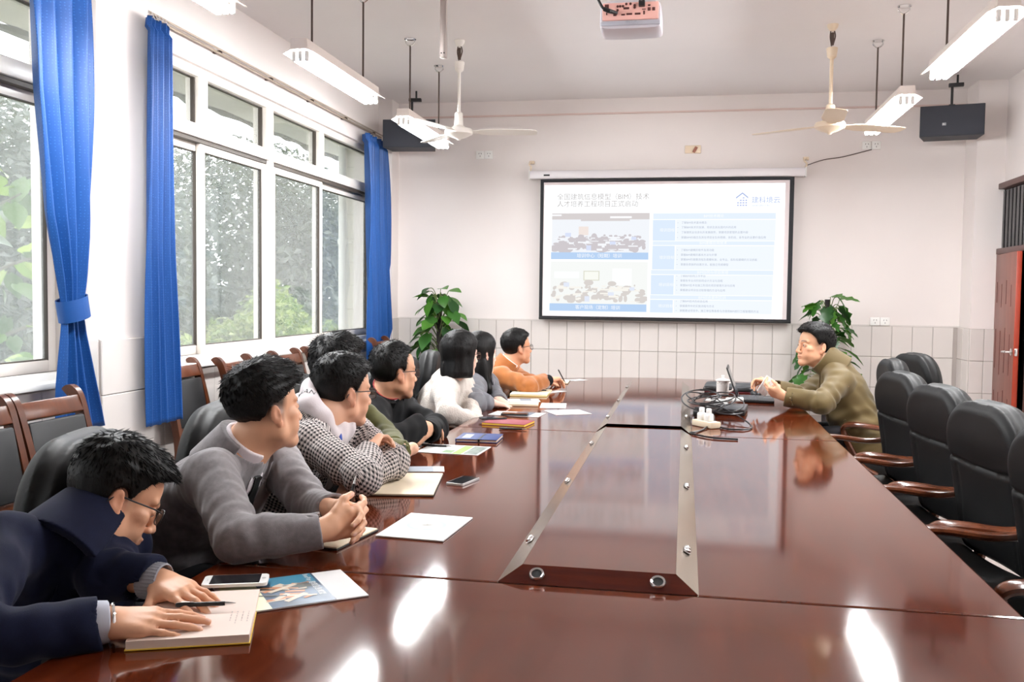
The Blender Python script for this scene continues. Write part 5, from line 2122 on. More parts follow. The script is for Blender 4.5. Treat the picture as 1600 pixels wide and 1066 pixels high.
LINE = {
    'short': ([-.1, -.05, -.02, .0, .03, .055, .075, .09, .105], [-.04, -.038, -.03, .004, .022, .036, .056, .085, .2]),
    'fade': ([-.1, -.05, -.01, .02, .03, .05, .072, .088, .1], [-.05, -.05, -.045, -.03, .0, .03, .062, .10, .2]),
    'receding': ([-.1, -.05, -.02, .0, .03, .055, .075, .09, .105, .12], [-.04, -.038, -.03, .004, .018, .02, .024, .035, .055, .08]),
    'bob': ([-.14, -.09, -.05, .0, .04, .06, .08, .1], [.035, .04, .042, .045, .052, .062, .085, .2]),
}

def make_hair(root, h, style, vox, seed, extra=None, tufts=900, m=None):
    s = SDF()
    fn = hair_fn(h, style, seed)
    s.add(fn, h.w((0, 0, .03)), .15 * h.s)
    if style.get('curtain'):
        zlo, rx, ry = style['curtain']
        nn = wob(.003, 70, seed + 4, (1, 1, .15))
        zk, yk = style['line']
        def cf(P):
            q = h.loc(P)
            x, y, z = q[:, 0], q[:, 1], q[:, 2]
            wd = 1 + .10 * np.clip((.02 - z) / .12, 0, 1) - .10 * np.clip((-.09 - z) / .05, 0, 1)
            r = np.sqrt((x / (rx * wd)) ** 2 + ((y + .012) / (ry * wd)) ** 2)
            d = (r - 1) * rx * .8 + nn(q)
            d = np.maximum(d, z - .045)
            d = np.maximum(d, zlo + .006 * np.sin(80 * x) - z)
            yl = np.interp(z, zk, yk).astype(np.float32)
            d = np.maximum(d, (y - yl) * .8)
            return (d * h.s * .85).astype(np.float32)
        s.add(cf, h.w((0, 0, -.05)), .16 * h.s, k=.012)
    for e in (extra or []):
        s.add(*e, k=.014)
    V, F = sdf_mesh(s, vox)
    # loose strands: tapered three-sided wisps lying along the growth direction
    r = np.random.default_rng(seed)
    if tufts and len(V):
        ix = r.choice(len(V), tufts)
        P = V[ix]
        e = .004
        g = np.stack([s.ev(P + npv(v) * e) - s.ev(P - npv(v) * e) for v in np.eye(3)], 1)
        g /= np.maximum(np.linalg.norm(g, axis=1, keepdims=True), 1e-6)
        q = h.loc(P)
        whorl = npv((.01, -.06, .125))
        fl = (q - whorl) * npv((1, 1.0, .8))
        fl += npv((0, .02, -.02)) + r.normal(size=fl.shape).astype(np.float32) * .018
        fl = fl @ npv(h.R).T
        fl = fl - g * (fl * g).sum(1, keepdims=True)
        fl /= np.maximum(np.linalg.norm(fl, axis=1, keepdims=True), 1e-6)
        zz = np.clip((q[:, 2:3] - .0) / .08, .25, 1)
        L_ = style.get('tuft', .016) * h.s * r.uniform(.5, 1.2, (tufts, 1)) * zz
        dr = fl + g * r.uniform(.05, style.get('lift', .35), (tufts, 1)) * zz
        sd = np.cross(fl, g)
        wd = .0016 * h.s
        b0 = P - g * .002
        T1 = P + dr * L_
        Vt = np.stack([b0 - sd * wd, b0 + sd * wd, b0 + g * wd * 1.5, T1], 1).reshape(-1, 3)
        b = len(V) + np.arange(tufts)[:, None] * 4
        Ft = np.concatenate([np.concatenate([b + 0, b + 1, b + 3, b + 3], 1), np.concatenate([b + 1, b + 2, b + 3, b + 3], 1), np.concatenate([b + 2, b + 0, b + 3, b + 3], 1)])
        V = np.concatenate([V, Vt])
        me = bpy.data.meshes.new('hair')
        V = V - npv(root.location)
        tri = Ft[:, :3]
        me.from_pydata(V.tolist(), [], F.tolist() + tri.tolist())
        me.polygons.foreach_set('use_smooth', [True] * len(me.polygons))
    else:
        me = np_mesh('hair', V - npv(root.location), F)
    return link('hair', me, m or M['hair'], root)

def eyes(root, h):
    for q in (-1, 1):
        bm = BM()
        c = h.w((q * .0315, .0768, .0045)) - np.array(root.location)
        lathe(bm, [(.0001, -.0121)] + [(.0122 * math.sin(t), -.0122 * math.cos(t)) for t in np.linspace(.3, PI - .05, 14)], c, 16, axis=h.R[:, 1])
        bm.faces.ensure_lookup_table()
        ax = Vector(h.R[:, 1])
        for f in bm.faces:
            d = (f.calc_center_median() - Vector(c)).normalized().dot(ax)
            f.material_index = 2 if d > .965 else (1 if d > .86 else 0)
        obj('eye', bm, [M['eyewhite'], M['iris'], M['dark']], root)
M['eyewhite'] = mat('eye_white', S(226, 218, 212), .2)
M['iris'] = mat('iris_brown', S(44, 28, 20), .2)

def glasses(root, h, m=None, round_=.0, sx=.024, sz=.018):
    o = np.array(root.location)
    def w(p):
        return Vector(h.w(p) - o)
    bm = BM()
    for q in (-1, 1):
        pts = []
        for k in range(24):
            a = 2 * PI * k / 24
            ca, sa = math.cos(a), math.sin(a)
            e = .7
            pts.append(w((q * .0335 + sx * math.copysign(abs(ca) ** e, ca), .101 - .10 * (abs(q * .0335 + sx * ca) - .01) ** 2 * 10, .001 + sz * math.copysign(abs(sa) ** e, sa))))
        tube(bm, pts, .0017, 6, up=Vector(h.R[:, 1]), closed=True)
        tube(bm, spline([w((q * .057, .094, .010)), w((q * .072, .07, .012)), w((q * .079, .02, .010)), w((q * .081, -.018, .008)), w((q * .080, -.034, -.012))], 4), .0019, 6)
    tube(bm, spline([w((-.0105, .102, .006)), w((0, .107, .009)), w((.0105, .102, .006))], 4), .0016, 6)
    g = obj('eyeglasses', bm, m or M['specs'], root)
    for q in (-1, 1):
        bm = BM()
        bm.faces.new([bm.verts.new(w((q * .0335 + sx * .96 * math.cos(2 * PI * k / 20), .1005 - .10 * (abs(q * .0335 + sx * math.cos(2 * PI * k / 20)) - .01) ** 2 * 10, .001 + sz * .96 * math.sin(2 * PI * k / 20)))) for k in range(20)])
        obj('lens', bm, M['lens'], g, smooth=0)
    return g

def nrm(v):
    v = np.array(v, float)
    return v / np.linalg.norm(v)

class Person:
    def __init__(p, key, J, az, pitch, roll, label, hs=1.0, vox=.005, skin=(226, 178, 150), female=False, fat=1.0, facing=1, tint_fade=0):
        p.J = {k: np.array(v, float) for k, v in J.items()}
        p.key, p.vox, p.female = key, vox, female
        hp = p.J['hip']
        p.root = thing('person', label, 'person', (hp[0], hp[1], 0))
        p.h = Head(p.J['head'], az, pitch, roll, hs)
        p.S = nrm(p.J['rs'] - p.J['ls'])
        p.U = nrm(p.J['neck'] - hp)
        p.S = nrm(p.S - p.U * (p.S @ p.U))
        p.F = np.cross(p.U, p.S)
        p.skin = np.array([lin(c) for c in skin])
        p.fade = tint_fade
        p.tips = []
        p.fat = fat
        p.facing = facing
        p.body = SDF()
    def add_hand(p, which, F, Nn, curl=(.3, .35, .4, .45), **k):
        w_ = p.J[which + 'w']
        hand_prims(p.body, w_, F, Nn, 1 if which == 'r' else -1, curl, tips=p.tips, **k)
    def finish_body(p, arms=True):
        b, J = p.body, p.J
        n0 = len(b.pr)
        head_prims(b, p.h, J['neck'] + p.U * .0, p.female, p.fat)
        b.add(*cone(J['neck'], J['neck'] * .55 + J['hip'] * .45, .07, .09, side=p.S, ratio=1.2), k=.04)
        b.add(*cone(J['neck'] * .55 + J['hip'] * .45, J['hip'], .09, .09, side=p.S, ratio=1.2), k=.03)
        for s_ in 'rl':
            b.add(*cone(J['neck'] - p.U * .05, J[s_ + 's'], .05, .045), k=.03)
            b.add(*cone(J[s_ + 's'], J[s_ + 'e'], .04, .033), k=.02)
            d = nrm(J[s_ + 'w'] - J[s_ + 'e'])
            b.add(*cone(J[s_ + 'e'], J[s_ + 'w'] - d * .012, .034, .025), k=.012)
        h = p.h
        base = p.skin
        def tint(V):
            q = h.loc(V.astype(np.float32))
            x, y, z = q[:, 0], q[:, 1], q[:, 2]
            col = np.ones((len(V), 4))
            col[:, :3] = base
            def mixc(wt, c):
                col[:, :3] = col[:, :3] * (1 - wt[:, None]) + np.array(c) * wt[:, None]
            r2 = (x * x + y * y + z * z)
            inh = r2 < .03
            lip = np.exp(-((z + .064) / .0075) ** 2 - (x / .02) ** 4) * (y > .078) * inh
            mixc(.62 * lip, [lin(176), lin(96), lin(86)])
            bro = np.exp(-((z - .0265 - .004 * np.sin(np.clip(np.abs(x), 0, .06) * 60)) / .0045) ** 2) * (np.abs(x) > .011) * (np.abs(x) < .05) * (y > .06) * inh
            mixc(.85 * bro, [lin(34), lin(26), lin(22)])
            lash = np.exp(-((z - .0085) / .0018) ** 2) * (np.abs(np.abs(x) - .0315) < .0145) * (y > .074) * inh
            mixc(.7 * lash, [lin(40), lin(28), lin(24)])
            ck = np.exp(-((np.abs(x) - .042) / .022) ** 2 - ((z + .022) / .022) ** 2) * (y > .03) * inh
            mixc(.18 * ck, [lin(214), lin(128), lin(108)])
            er = (np.abs(x) > .071) * (np.abs(y + .012) < .03) * (np.abs(z) < .045)
            mixc(.25 * er, [lin(214), lin(120), lin(96)])
            if p.fade:
                fd = np.clip((z + .05) / .03, 0, 1) * np.clip((.035 + .012 * np.clip(-y / .05, 0, 1) - y) / .02, 0, 1) * (z < .09) * (np.abs(x) < .0785) * inh
                fd = fd * np.clip(.35 + (z + .02) / .07, 0, 1)
                mixc(p.fade * fd, [lin(34), lin(28), lin(26)])
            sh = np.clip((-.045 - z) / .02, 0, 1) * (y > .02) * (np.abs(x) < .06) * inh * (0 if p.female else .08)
            mixc(sh, [lin(120), lin(104), lin(98)])
            for tp, r, up in p.tips:
                dd = V - tp
                nl = (np.linalg.norm(dd, axis=1) < r * 1.15) * ((dd @ up) > -.001)
                mixc(.55 * nl, [lin(240), lin(196), lin(184)])
            return col
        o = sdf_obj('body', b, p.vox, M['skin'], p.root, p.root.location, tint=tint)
        eyes(p.root, h)
        return o
    def cuv(p):
        J = p.J
        segs = [(J['hip'], J['neck'], p.F, .15), (J['rs'], J['re'], p.F, .06), (J['re'], J['rw'], p.U, .05), (J['ls'], J['le'], p.F, .06), (J['le'], J['lw'], p.U, .05)]
        def fn(V):
            out = np.zeros((len(V), 3))
            best = np.full(len(V), 1e9)
            for i, (a, b, rf, r0) in enumerate(segs):
                ab = b - a
                L_ = np.linalg.norm(ab)
                ax = ab / L_
                t = (V - a) @ ax
                q = V - a - np.clip(t, 0, L_)[:, None] * ax
                d = np.linalg.norm(q, axis=1) - (r0 if i else .16)
                e1 = rf - ax * (rf @ ax)
                e1 = -e1 / np.linalg.norm(e1)
                e2 = np.cross(ax, e1)
                th = np.arctan2(q @ e2, -(q @ e1))
                mk = d < best
                best = np.where(mk, d, best)
                cap = mk & (t > L_ + .25 * r0) & (i in (1, 3))
                out[mk, 0] = (th * r0)[mk]
                out[mk, 1] = t[mk] + .37 * i
                out[cap, 0] = ((V - a) @ e2)[cap]
                out[cap, 1] = ((V - a) @ e1)[cap]
            return out
        return fn
    def jacket(p, name, m, bulk=1.0, folds=.004, puff=0, hem=True, sleeve_end=.018, cuff=.040, neck_r=.062, wrinkle=.003, chest=1.0, vox=None, holes=True, seed=0, extra=None, collar=.022):
        J, U, F, Sd = p.J, p.U, p.F, p.S
        s = SDF()
        ch = J['neck'] - U * .15
        pl = .045
        fo = lambda a, l, t0, w_: (a, l, t0, w_, seed * 1.3)
        s.add(*cone(J['hip'] - U * .02, ch, .125 * bulk * chest, .118 * bulk, side=Sd, ratio=1.28, fold=(puff or folds * 1.2, .06 if puff else .09, .35, .9 if puff else .35, seed)), k=.02)
        s.add(*cone(ch, J['neck'] - U * .045, .112 * bulk, .075 * bulk, side=Sd, ratio=1.55), k=.04)
        for q, nm in ((1, 'r'), (-1, 'l')):
            sh, el, wr = J[nm + 's'], J[nm + 'e'], J[nm + 'w']
            s.add(*cone(J['neck'] - U * .012, sh, .048 * bulk, .06 * bulk), k=.035)
            s.add(*cone(ch + Sd * q * .06, sh - U * .02, .085 * bulk, .06 * bulk), k=.035)
            s.add(*cone(sh, el, .064 * bulk, .053 * bulk, fold=(puff or folds, .052 if puff else .072, .85, .9 if puff else .3, seed + q)), k=.03)
            d = nrm(wr - el)
            fa, ca, ra = cone(el, wr - d * sleeve_end, .053 * bulk, cuff * bulk, fold=(puff or folds, .05 if puff else .062, .12, .9 if puff else .3, seed + q + 1))
            def sleeve(P, fa=fa, nd=npv(d), cp=npv(wr - d * sleeve_end * .6), rin=cuff * bulk * .72):
                e = fa(P)
                t = (P - cp) @ nd
                r = P - cp - t[:, None] * nd
                r = np.sqrt((r * r).sum(1))
                e = np.maximum(e, t)
                return np.maximum(e, -np.maximum(r - rin, -.04 - t))
            s.add(sleeve, ca, ra, k=.018)
        for e in (extra or []):
            s.add(*e[0], op=e[1], k=e[2])
        if holes:
            hd = p.h.w((0, -.02, -.05))
            a = nrm(hd - J['neck'])
            s.add(*cone(J['neck'] - U * .03, J['neck'] + a * collar, .09 * bulk, neck_r + .010), k=.03)
            s.add(*cone(J['neck'] - a * .012, hd + a * .05, neck_r, neck_r + .008), op='s', k=.01)
        if wrinkle:
            s.add(wob(wrinkle, 22, seed + 10), (0, 0, 0), 0, 'd')
            s.add(wob(wrinkle * .5, 55, seed + 11), (0, 0, 0), 0, 'd')
        o = sdf_obj(name, s, vox or p.vox, m, p.root, p.root.location, disp=.012, cuv=p.cuv())
        p.js = s
        return o
    def ring(p, name, m, r0, r1, z0, z1, th, gap=None, parent=None, tilt=0, vox=None, wr=0):
        """collar band about the neck: radii at its lower and upper edge, heights along the neck axis"""
        hd = p.h.w((0, -.02, -.05))
        a = nrm(hd - p.J['neck'])
        if tilt:
            a = nrm(a - p.F * tilt)
        c = p.J['neck']
        A, B = c + a * z0, c + a * z1
        an, cn, Fn = npv(a), npv(c), npv(p.F)
        s = SDF()
        def fn(P):
            q = P - cn
            t = q @ an
            rad = q - t[:, None] * an
            r = np.sqrt((rad * rad).sum(1))
            f = np.clip((t - z0) / (z1 - z0), 0, 1)
            d = np.abs(r - (r0 + (r1 - r0) * f)) - th
            d = np.maximum(d, np.maximum(t - z1, z0 - t) + .0)
            if gap:
                fw_ = (rad @ Fn) / np.maximum(r, 1e-4)
                d = np.maximum(d, (fw_ - gap) * r0 * .7)
            return (d * .8 - .0015).astype(np.float32)
        s.add(fn, (A + B) / 2, max(r0, r1) + abs(z1 - z0))
        if wr:
            s.add(wob(wr, 45, 3), (0, 0, 0), 0, 'd')
        return sdf_obj(name, s, vox or min(p.vox, .004), m, parent or p.root, p.root.location)
    def strip(p, name, m, pts, width, thick=.003, off=.001, k=6, wdir=None, parent=None):
        """a strip sewn on the jacket: follows the jacket's surface"""
        P = spline([Vector(q) for q in pts], k)
        fr_ = frames(P)
        ws = width if isinstance(width, (list, tuple)) else [width] * len(P)
        if len(ws) != len(P):
            ws = np.interp(np.linspace(0, 1, len(P)), np.linspace(0, 1, len(ws)), ws)
        G_ = []
        for i, (q, t, u, s_) in enumerate(fr_):
            e = 1e-3
            d = (Vector(wdir) - t * Vector(wdir).dot(t)).normalized() if wdir is not None else s_
            G_.append([np.array(q + d * (f * ws[i])) for f in np.linspace(-.5, .5, 6)])
        V, F_ = conform(p.js, np.array(G_), thick, off)
        me = np_mesh(name, V - npv(p.root.location), F_)
        me.set_sharp_from_angle(angle=.9)
        return link(name, me, m, parent or p.root)
    def legs(p):
        J = p.J
        fx = np.array([p.facing, 0, 0.])
        sy = np.array([0, -p.facing * 1., 0])
        hp = np.array([J['hip'][0], J['hip'][1], .60])
        s = SDF()
        s.add(*ell(hp + fx * .03, (.11, .14, .085)), k=.03)
        fts = []
        for q in (-1, 1):
            a = hp + sy * q * .09 + fx * .03
            kn = hp + fx * .40 + sy * q * .11
            kn[2] = .575
            ft = kn + fx * .02
            ft[2] = .09
            s.add(*cone(a, kn, .075, .062), k=.03)
            s.add(*cone(kn, ft, .062, .048), k=.02)
            fts.append(ft)
        sdf_obj('trousers', s, .014, M['trouser'], p.root, p.root.location)
        for ft in fts:
            s = SDF()
            c = np.array(ft)
            s.add(*cone(c * [1, 1, 0] + [0, 0, .045] - fx * .03, c * [1, 1, 0] + [0, 0, .035] + fx * .16, .045, .036), k=.02)
            s.add(*cone(c * [1, 1, 0] + [0, 0, .08], c * [1, 1, 0] + [0, 0, .045], .042, .045), k=.02)
            s.add(lambda P: -P[:, 2] + .002, (0, 0, 0), .1, 'i', .004)
            sdf_obj('shoe', s, .012, M['black'], p.root, p.root.location)

SHORT = dict(line=LINE['short'], t=(.024, .009, .018), mess=.002, front=.008, tuft=.02)
T0 = time.time()
def weave(name, c, rough=.85, fuzz=.35, bs=500, sheen=.3, var=.12):
    return mat(name, c, rough, spec=.2, var=var, vscale=70, bump=fuzz, bscale=bs, sheen=sheen, dist=.0012)

# ---- man in navy coat, writing, nearest the camera
J = dict(head=(-1.265, 1.89, .935), neck=(-1.30, 1.81, .875), rs=(-1.35, 1.63, .885), re=(-1.22, 1.37, .80), rw=(-1.035, 1.515, .80), ls=(-1.31, 1.95, .81), le=(-1.20, 1.76, .80), lw=(-1.075, 1.755, .80), hip=(-1.50, 1.98, .56))
p = Person('navy', J, 46, -30, 6, 'man in dark navy coat bent over a large open notebook, wearing glasses', 1.0, .0042, (228, 172, 138), tint_fade=.55)
p.add_hand('r', (.93, .36, -.04), (.1, .3, -1), ((.12, .12, .1), (.06, .1, .1), (.06, .12, .1), (.1, .14, .1)), spread=.05, thumb=(.9, .35, .5))
p.add_hand('l', (.80, -.30, -.08), (.1, .05, -1), ((.1, .2, .15), (.1, .2, .15), (.12, .2, .15), (.14, .22, .15)), spread=.13, thumb=(.55, .75, .3))
p.finish_body()
make_hair(p.root, p.h, dict(line=LINE['short'], t=(.022, .008, .016), mess=.003, front=.012, tuft=.022, lift=.4), .0042, 3, tufts=2600)
glasses(p.root, p.h)
p.jacket('coat', M['navy'], 1.08, .006, cuff=.047, seed=1, wrinkle=.005, collar=.05, neck_r=.066)
p.ring('collar', M['navy'], .102, .076, -.075, .055, .011, .72, tilt=.05)
p.strip('lapel', M['navy'], [J['neck'] + p.S * .07 * q_ + p.F * .05 + p.U * z_ for q_, z_ in ((1, .0), (.9, -.06), (.7, -.13), (.4, -.2))], [.05, .075, .08, .03], .006)
d = nrm(np.array(J['lw']) - J['le'])
bm = BM()
def cuffbm(wr, el, r, L_, ribs, th=.004):
    d = Vector(nrm(np.array(wr) - np.array(el)))
    bm = BM()
    prof = []
    n = 26
    u = d.orthogonal().normalized()
    v = d.cross(u)
    c = Vector(wr) - Vector(p.root.location)
    rings = []
    for t_, rr in ((-L_, r), (-L_ * .5, r * 1.03), (0, r * .98), (.002, r * .9), (-L_ * .5, r * .88)):
        ring = []
        for k in range(96):
            a = 2 * PI * k / 96
            q = rr * (1 + (.02 * math.cos(ribs * a) if rr > r * .95 else 0))
            ring.append(c + d * t_ + u * q * math.cos(a) + v * q * math.sin(a))
        rings.append(ring)
    ring_loft(bm, rings, cap=False)
    return bm
o = obj('knit_cuff', cuffbm(np.array(J['lw']) + d * .012, J['le'], .038, .045, 32), mat('grey_knit', S(150, 150, 158), .9, bump=.5, bscale=300), p.root)
dr = nrm(np.array(J['rw']) - J['re'])
obj('shirt_cuff', cuffbm(np.array(J['rw']) + dr * .004, J['re'], .038, .03, 0), mat('striped_cuff', S(196, 198, 210), .8), p.root)
bm = BM()
c = Vector(np.array(J['rw']) + dr * .012) - p.root.location
u = Vector(dr).orthogonal().normalized()
v = Vector(dr).cross(u)
tube(bm, [c + u * .033 * math.cos(a) + v * .033 * math.sin(a) for a in np.linspace(0, 2 * PI, 25)[:-1]], .003, 6, closed=True)
obj('bracelet', bm, M['chrome'], p.root)
p.legs()
pen('black pen under the right hand of the navy coat man', (-.985, 1.668, ZT + .0235), (-.876, 1.708, ZT + .0225), .0045)

# ---- man in grey wool jacket
J = dict(head=(-1.145, 2.41, 1.077), neck=(-1.225, 2.395, .95), rs=(-1.215, 2.235, .925), re=(-1.045, 2.045, .815), rw=(-.845, 2.115, .835), ls=(-1.185, 2.56, .91), le=(-1.0, 2.40, .81), lw=(-.872, 2.235, .85), hip=(-1.52, 2.44, .56))
p = Person('grey', J, 34, 4, 3, 'man in light grey wool jacket, white shirt collar and dark tie, hands clasped', .97, .0042, (228, 174, 140), fat=1.05, tint_fade=.95)
p.add_hand('r', (.62, .75, .10), (-.62, .62, .1), ((.5, .55, .3), (.6, .6, .3), (.65, .6, .3), (.7, .6, .3)), thumb=(.75, .45, .35))
p.add_hand('l', (.90, -.35, -.08), (-.35, -.85, -.35), ((.6, .6, .3), (.65, .65, .3), (.7, .6, .3), (.7, .6, .3)), thumb=(.8, .3, .4))
p.finish_body()
make_hair(p.root, p.h, dict(line=LINE['fade'], t=(.028, .004, .012), mess=.004, front=.016, tuft=.022, lift=.4, zb=-.02), .0042, 5, tufts=2600)
GW = weave('grey_wool', S(128, 122, 124), .95, .4, 600, .4, .14)
p.jacket('jacket', GW, 1.04, .0042, cuff=.045, seed=2, wrinkle=.003, neck_r=.066, chest=1.2)
p.ring('collar', GW, .100, .078, -.06, .058, .009, .30, tilt=.12)
n_ = J['neck']
p.strip('lapel', GW, [n_ + p.S * a + p.F * b + p.U * c for a, b, c in ((.075, .01, .02), (.075, .06, -.03), (.06, .10, -.10), (.035, .12, -.18), (.012, .125, -.25))], [.035, .07, .085, .06, .02], .006, wdir=p.S)
p.strip('lapel', GW, [n_ - p.S * a + p.F * b + p.U * c for a, b, c in ((.075, .01, .02), (.075, .06, -.03), (.06, .10, -.10), (.035, .12, -.18), (.012, .125, -.25))], [.035, .07, .085, .06, .02], .006, wdir=p.S)
p.strip('shirt_front', M['shirt'], [n_ + p.F * b + p.U * c for b, c in ((.07, .0), (.10, -.06), (.12, -.13), (.125, -.2))], [.06, .055, .05, .02], .002, wdir=p.S)
p.strip('tie', M['dark'], [n_ + p.F * b + p.U * c for b, c in ((.075, -.005), (.10, -.06), (.125, -.14), (.13, -.25))], [.022, .03, .038, .042], .005, .003, wdir=p.S)
p.ring('shirt_collar', M['shirt'], .073, .066, -.03, .062, .004, .95, tilt=.06)
p.strip('side_seam', mat('seam_grey', S(168, 164, 166), .9), [n_ + p.S * .155 - p.F * .02 + p.U * c for c in (-.16, -.25, -.36, -.44)], .007, .002)
p.legs()
pen('black pen standing up between the clasped hands of the grey jacket man', (-.835, 2.205, .83), (-.815, 2.235, .945), .0042)

# ---- man in houndstooth coat over a white hoodie
def houndstooth():
    m, nt, N, L, b = new_mat('houndstooth_cloth')
    a = N.new('ShaderNodeAttribute')
    a.attribute_name = 'cuv'
    sp_ = N.new('ShaderNodeSeparateXYZ')
    L.new(a.outputs['Vector'], sp_.inputs[0])
    def math_(op, x, y=None):
        n = N.new('ShaderNodeMath')
        n.operation = op
        for i, v in enumerate((x, y)):
            if v is None:
                continue
            if isinstance(v, (int, float)):
                n.inputs[i].default_value = v
            else:
                L.new(v, n.inputs[i])
        return n.outputs[0]
    P_ = .0125
    u = math_('MULTIPLY', sp_.outputs[0], 1 / P_)
    v = math_('MULTIPLY', sp_.outputs[1], 1 / P_)
    fu = math_('FLOORED_MODULO', u, 1.0)
    fv = math_('FLOORED_MODULO', v, 1.0)
    cu = math_('GREATER_THAN', fu, .5)
    cv = math_('GREATER_THAN', fv, .5)
    tw = math_('GREATER_THAN', math_('FLOORED_MODULO', math_('MULTIPLY', math_('ADD', u, v), 2.0), 1.0), .5)
    both = math_('MULTIPLY', cu, cv)
    xor = math_('ABSOLUTE', math_('SUBTRACT', cu, cv))
    dark = math_('ADD', both, math_('MULTIPLY', xor, tw))
    mx = N.new('ShaderNodeMix')
    mx.data_type = 'RGBA'
    L.new(dark, mx.inputs[0])
    mx.inputs[6].default_value = S(206, 196, 192)
    mx.inputs[7].default_value = S(26, 24, 28)
    L.new(mx.outputs[2], b.inputs['Base Color'])
    b.inputs['Roughness'].default_value = .9
    return m
HT = houndstooth()
J = dict(head=(-1.165, 3.06, 1.062), neck=(-1.215, 3.01, .98), rs=(-1.195, 2.85, .92), re=(-.975, 2.73, .83), rw=(-1.025, 2.93, .885), ls=(-1.18, 3.18, .90), le=(-.975, 3.05, .83), lw=(-1.05, 2.83, .80), hip=(-1.44, 3.12, .56))
p = Person('hound', J, 38, -4, 0, 'man in black and white houndstooth coat over a white hoodie, arms folded', 1.0, .0048, (228, 176, 146), tint_fade=.9)
p.add_hand('r', (.05, .85, .35), (.8, .05, -.6), (.7, .75, .8, .85), thumb=(.7, .5, .2), sc_=.92)
p.add_hand('l', (.25, -.9, -.25), (.3, .2, -.9), (.5, .5, .55, .6), thumb=(.7, .5, .3))
p.finish_body()
make_hair(p.root, p.h, dict(line=LINE['short'], t=(.019, .006, .014), mess=.0022, front=.006, tuft=.014, lift=.5), .0048, 7, tufts=2200)
glasses(p.root, p.h)
p.jacket('coat', HT, 1.05, .0055, cuff=.047, seed=3, wrinkle=.004, neck_r=.078, collar=-.03)
p.strip('coat_placket', HT, [np.array(J['neck']) + p.S * .03 + p.F * b + p.U * c for b, c in ((.09, -.04), (.13, -.12), (.14, -.22))], [.05, .055, .055], .006, wdir=p.S)
bm = BM()
WH = mat('white_fleece', S(224, 214, 216), .9, bump=.3, bscale=200, sheen=.2)
n_ = np.array(J['neck'])
hd = SDF()
ring_ = [(.55, -.075, .0), (.78, -.03, .05), (.70, .04, .07), (0, .085, .085), (-.70, .04, .07), (-.78, -.03, .05), (-.55, -.075, .0)]
pts = [n_ + p.S * a * .10 - p.F * b * 1.0 + p.U * (c - .01) for a, b, c in ring_]
for a_, b_ in zip(pts[:-1], pts[1:]):
    hd.add(*cone(a_, b_, .026, .03), k=.03)
hd.add(*ell(n_ - p.F * .10 - p.U * .055, (.10, .05, .085), np.stack([p.S, p.F, p.U], 1)), k=.04)
hd.add(*ell(n_ + p.F * .075 - p.U * .07, (.055, .035, .10), np.stack([p.S, p.F, p.U], 1)), k=.03)
hd.add(*cone(n_ - p.U * .02, p.h.w((0, -.02, .02)), .060, .068), op='s', k=.012)
hd.add(wob(.003, 40, 4), (0, 0, 0), 0, 'd')
ho = sdf_obj('hood', hd, .005, WH, p.root, p.root.location)
p.js2 = p.js
p.js = hd
# lettering on the hood edge
p.strip('lanyard', mat('blue_lanyard', S(66, 96, 190), .6), [n_ + p.S * a + p.F * b + p.U * c for a, b, c in ((.045, .09, .0), (.03, .11, -.06), (.01, .115, -.13))], .012, .002, .001)
tx = text('hood_lettering', 'URBAN', .038, M['dark'], p.root, Matrix.Translation((.034, 0, 0)), 'RIGHT')
me = tx.data
co = np.array([v.co[:] for v in me.vertices])
# where the hood faces the room: walk to its surface and lay the word along its rim
eye = np.array((0, 0, 1.41))
dv = nrm(np.array((-1.192, 2.817, 1.089)) - eye)
tt = 2.2
for it in range(80):
    tt += float(hd.ev(npv(eye + dv * tt)[None])[0]) * .8
ctr = eye + dv * tt
nf = nrm([float(hd.ev(npv(ctr + np.array(v) * .006)[None])[0] - hd.ev(npv(ctr - np.array(v) * .006)[None])[0]) for v in np.eye(3)])
xd = nrm(np.array((.981, .183, .012)) * .86 + np.array((0, .05, -1)) * .5)
xd = nrm(xd - nf * (xd @ nf))
yd = np.cross(nf, xd)
Pw = ctr + co[:, :1] * xd + co[:, 1:2] * yd + nf * .004
Pq = Pw.astype(np.float32)
for it in range(10):
    dd = hd.ev(Pq)
    g = np.stack([hd.ev(Pq + npv(v) * .004) - hd.ev(Pq - npv(v) * .004) for v in np.eye(3)], 1)
    g /= np.maximum(np.linalg.norm(g, axis=1, keepdims=True), 1e-6)
    Pq = Pq - g * np.clip(dd - .0022, -.03, .03)[:, None]
me.vertices.foreach_set('co', (Pq - npv(p.root.location)).astype(np.float32).ravel())
me.update()
p.legs()

# ---- man in olive coat, mostly hidden
J = dict(head=(-1.34, 3.46, 1.105), neck=(-1.37, 3.45, .98), rs=(-1.29, 3.29, .95), re=(-1.11, 3.12, .85), rw=(-1.0, 3.28, .83), ls=(-1.33, 3.61, .94), le=(-1.14, 3.49, .83), lw=(-1.06, 3.32, .83), hip=(-1.50, 3.53, .56))
p = Person('olive', J, 22, 2, 0, 'man in olive green coat, mostly hidden behind the houndstooth man', 1.02, .0055, (228, 178, 150), tint_fade=.7)
p.add_hand('r', (-.75, -.6, -.25), (-.3, .3, -.9), (.9, .9, .9, .9), sc_=.85)
p.add_hand('l', (-.6, -.7, -.2), (0, .2, -.9), (.8, .8, .8, .8), sc_=.85)
p.finish_body()
make_hair(p.root, p.h, dict(line=LINE['short'], t=(.024, .010, .018), mess=.004, front=.01, tuft=.024, lift=.6), .005, 9, tufts=2200)
OL = weave('olive_wool', S(84, 84, 40), .9, .3, 400, .3)
p.jacket('coat', OL, 1.0, .004, cuff=.044, seed=4)
p.ring('collar', OL, .096, .074, -.06, .045, .009, .7)
bm = BM()
dw = nrm(np.array(J['rw']) - J['re'])
cb = np.array(J['rw']) - dw * .035 + nrm(np.array((.55, -.75, .35))) * .043
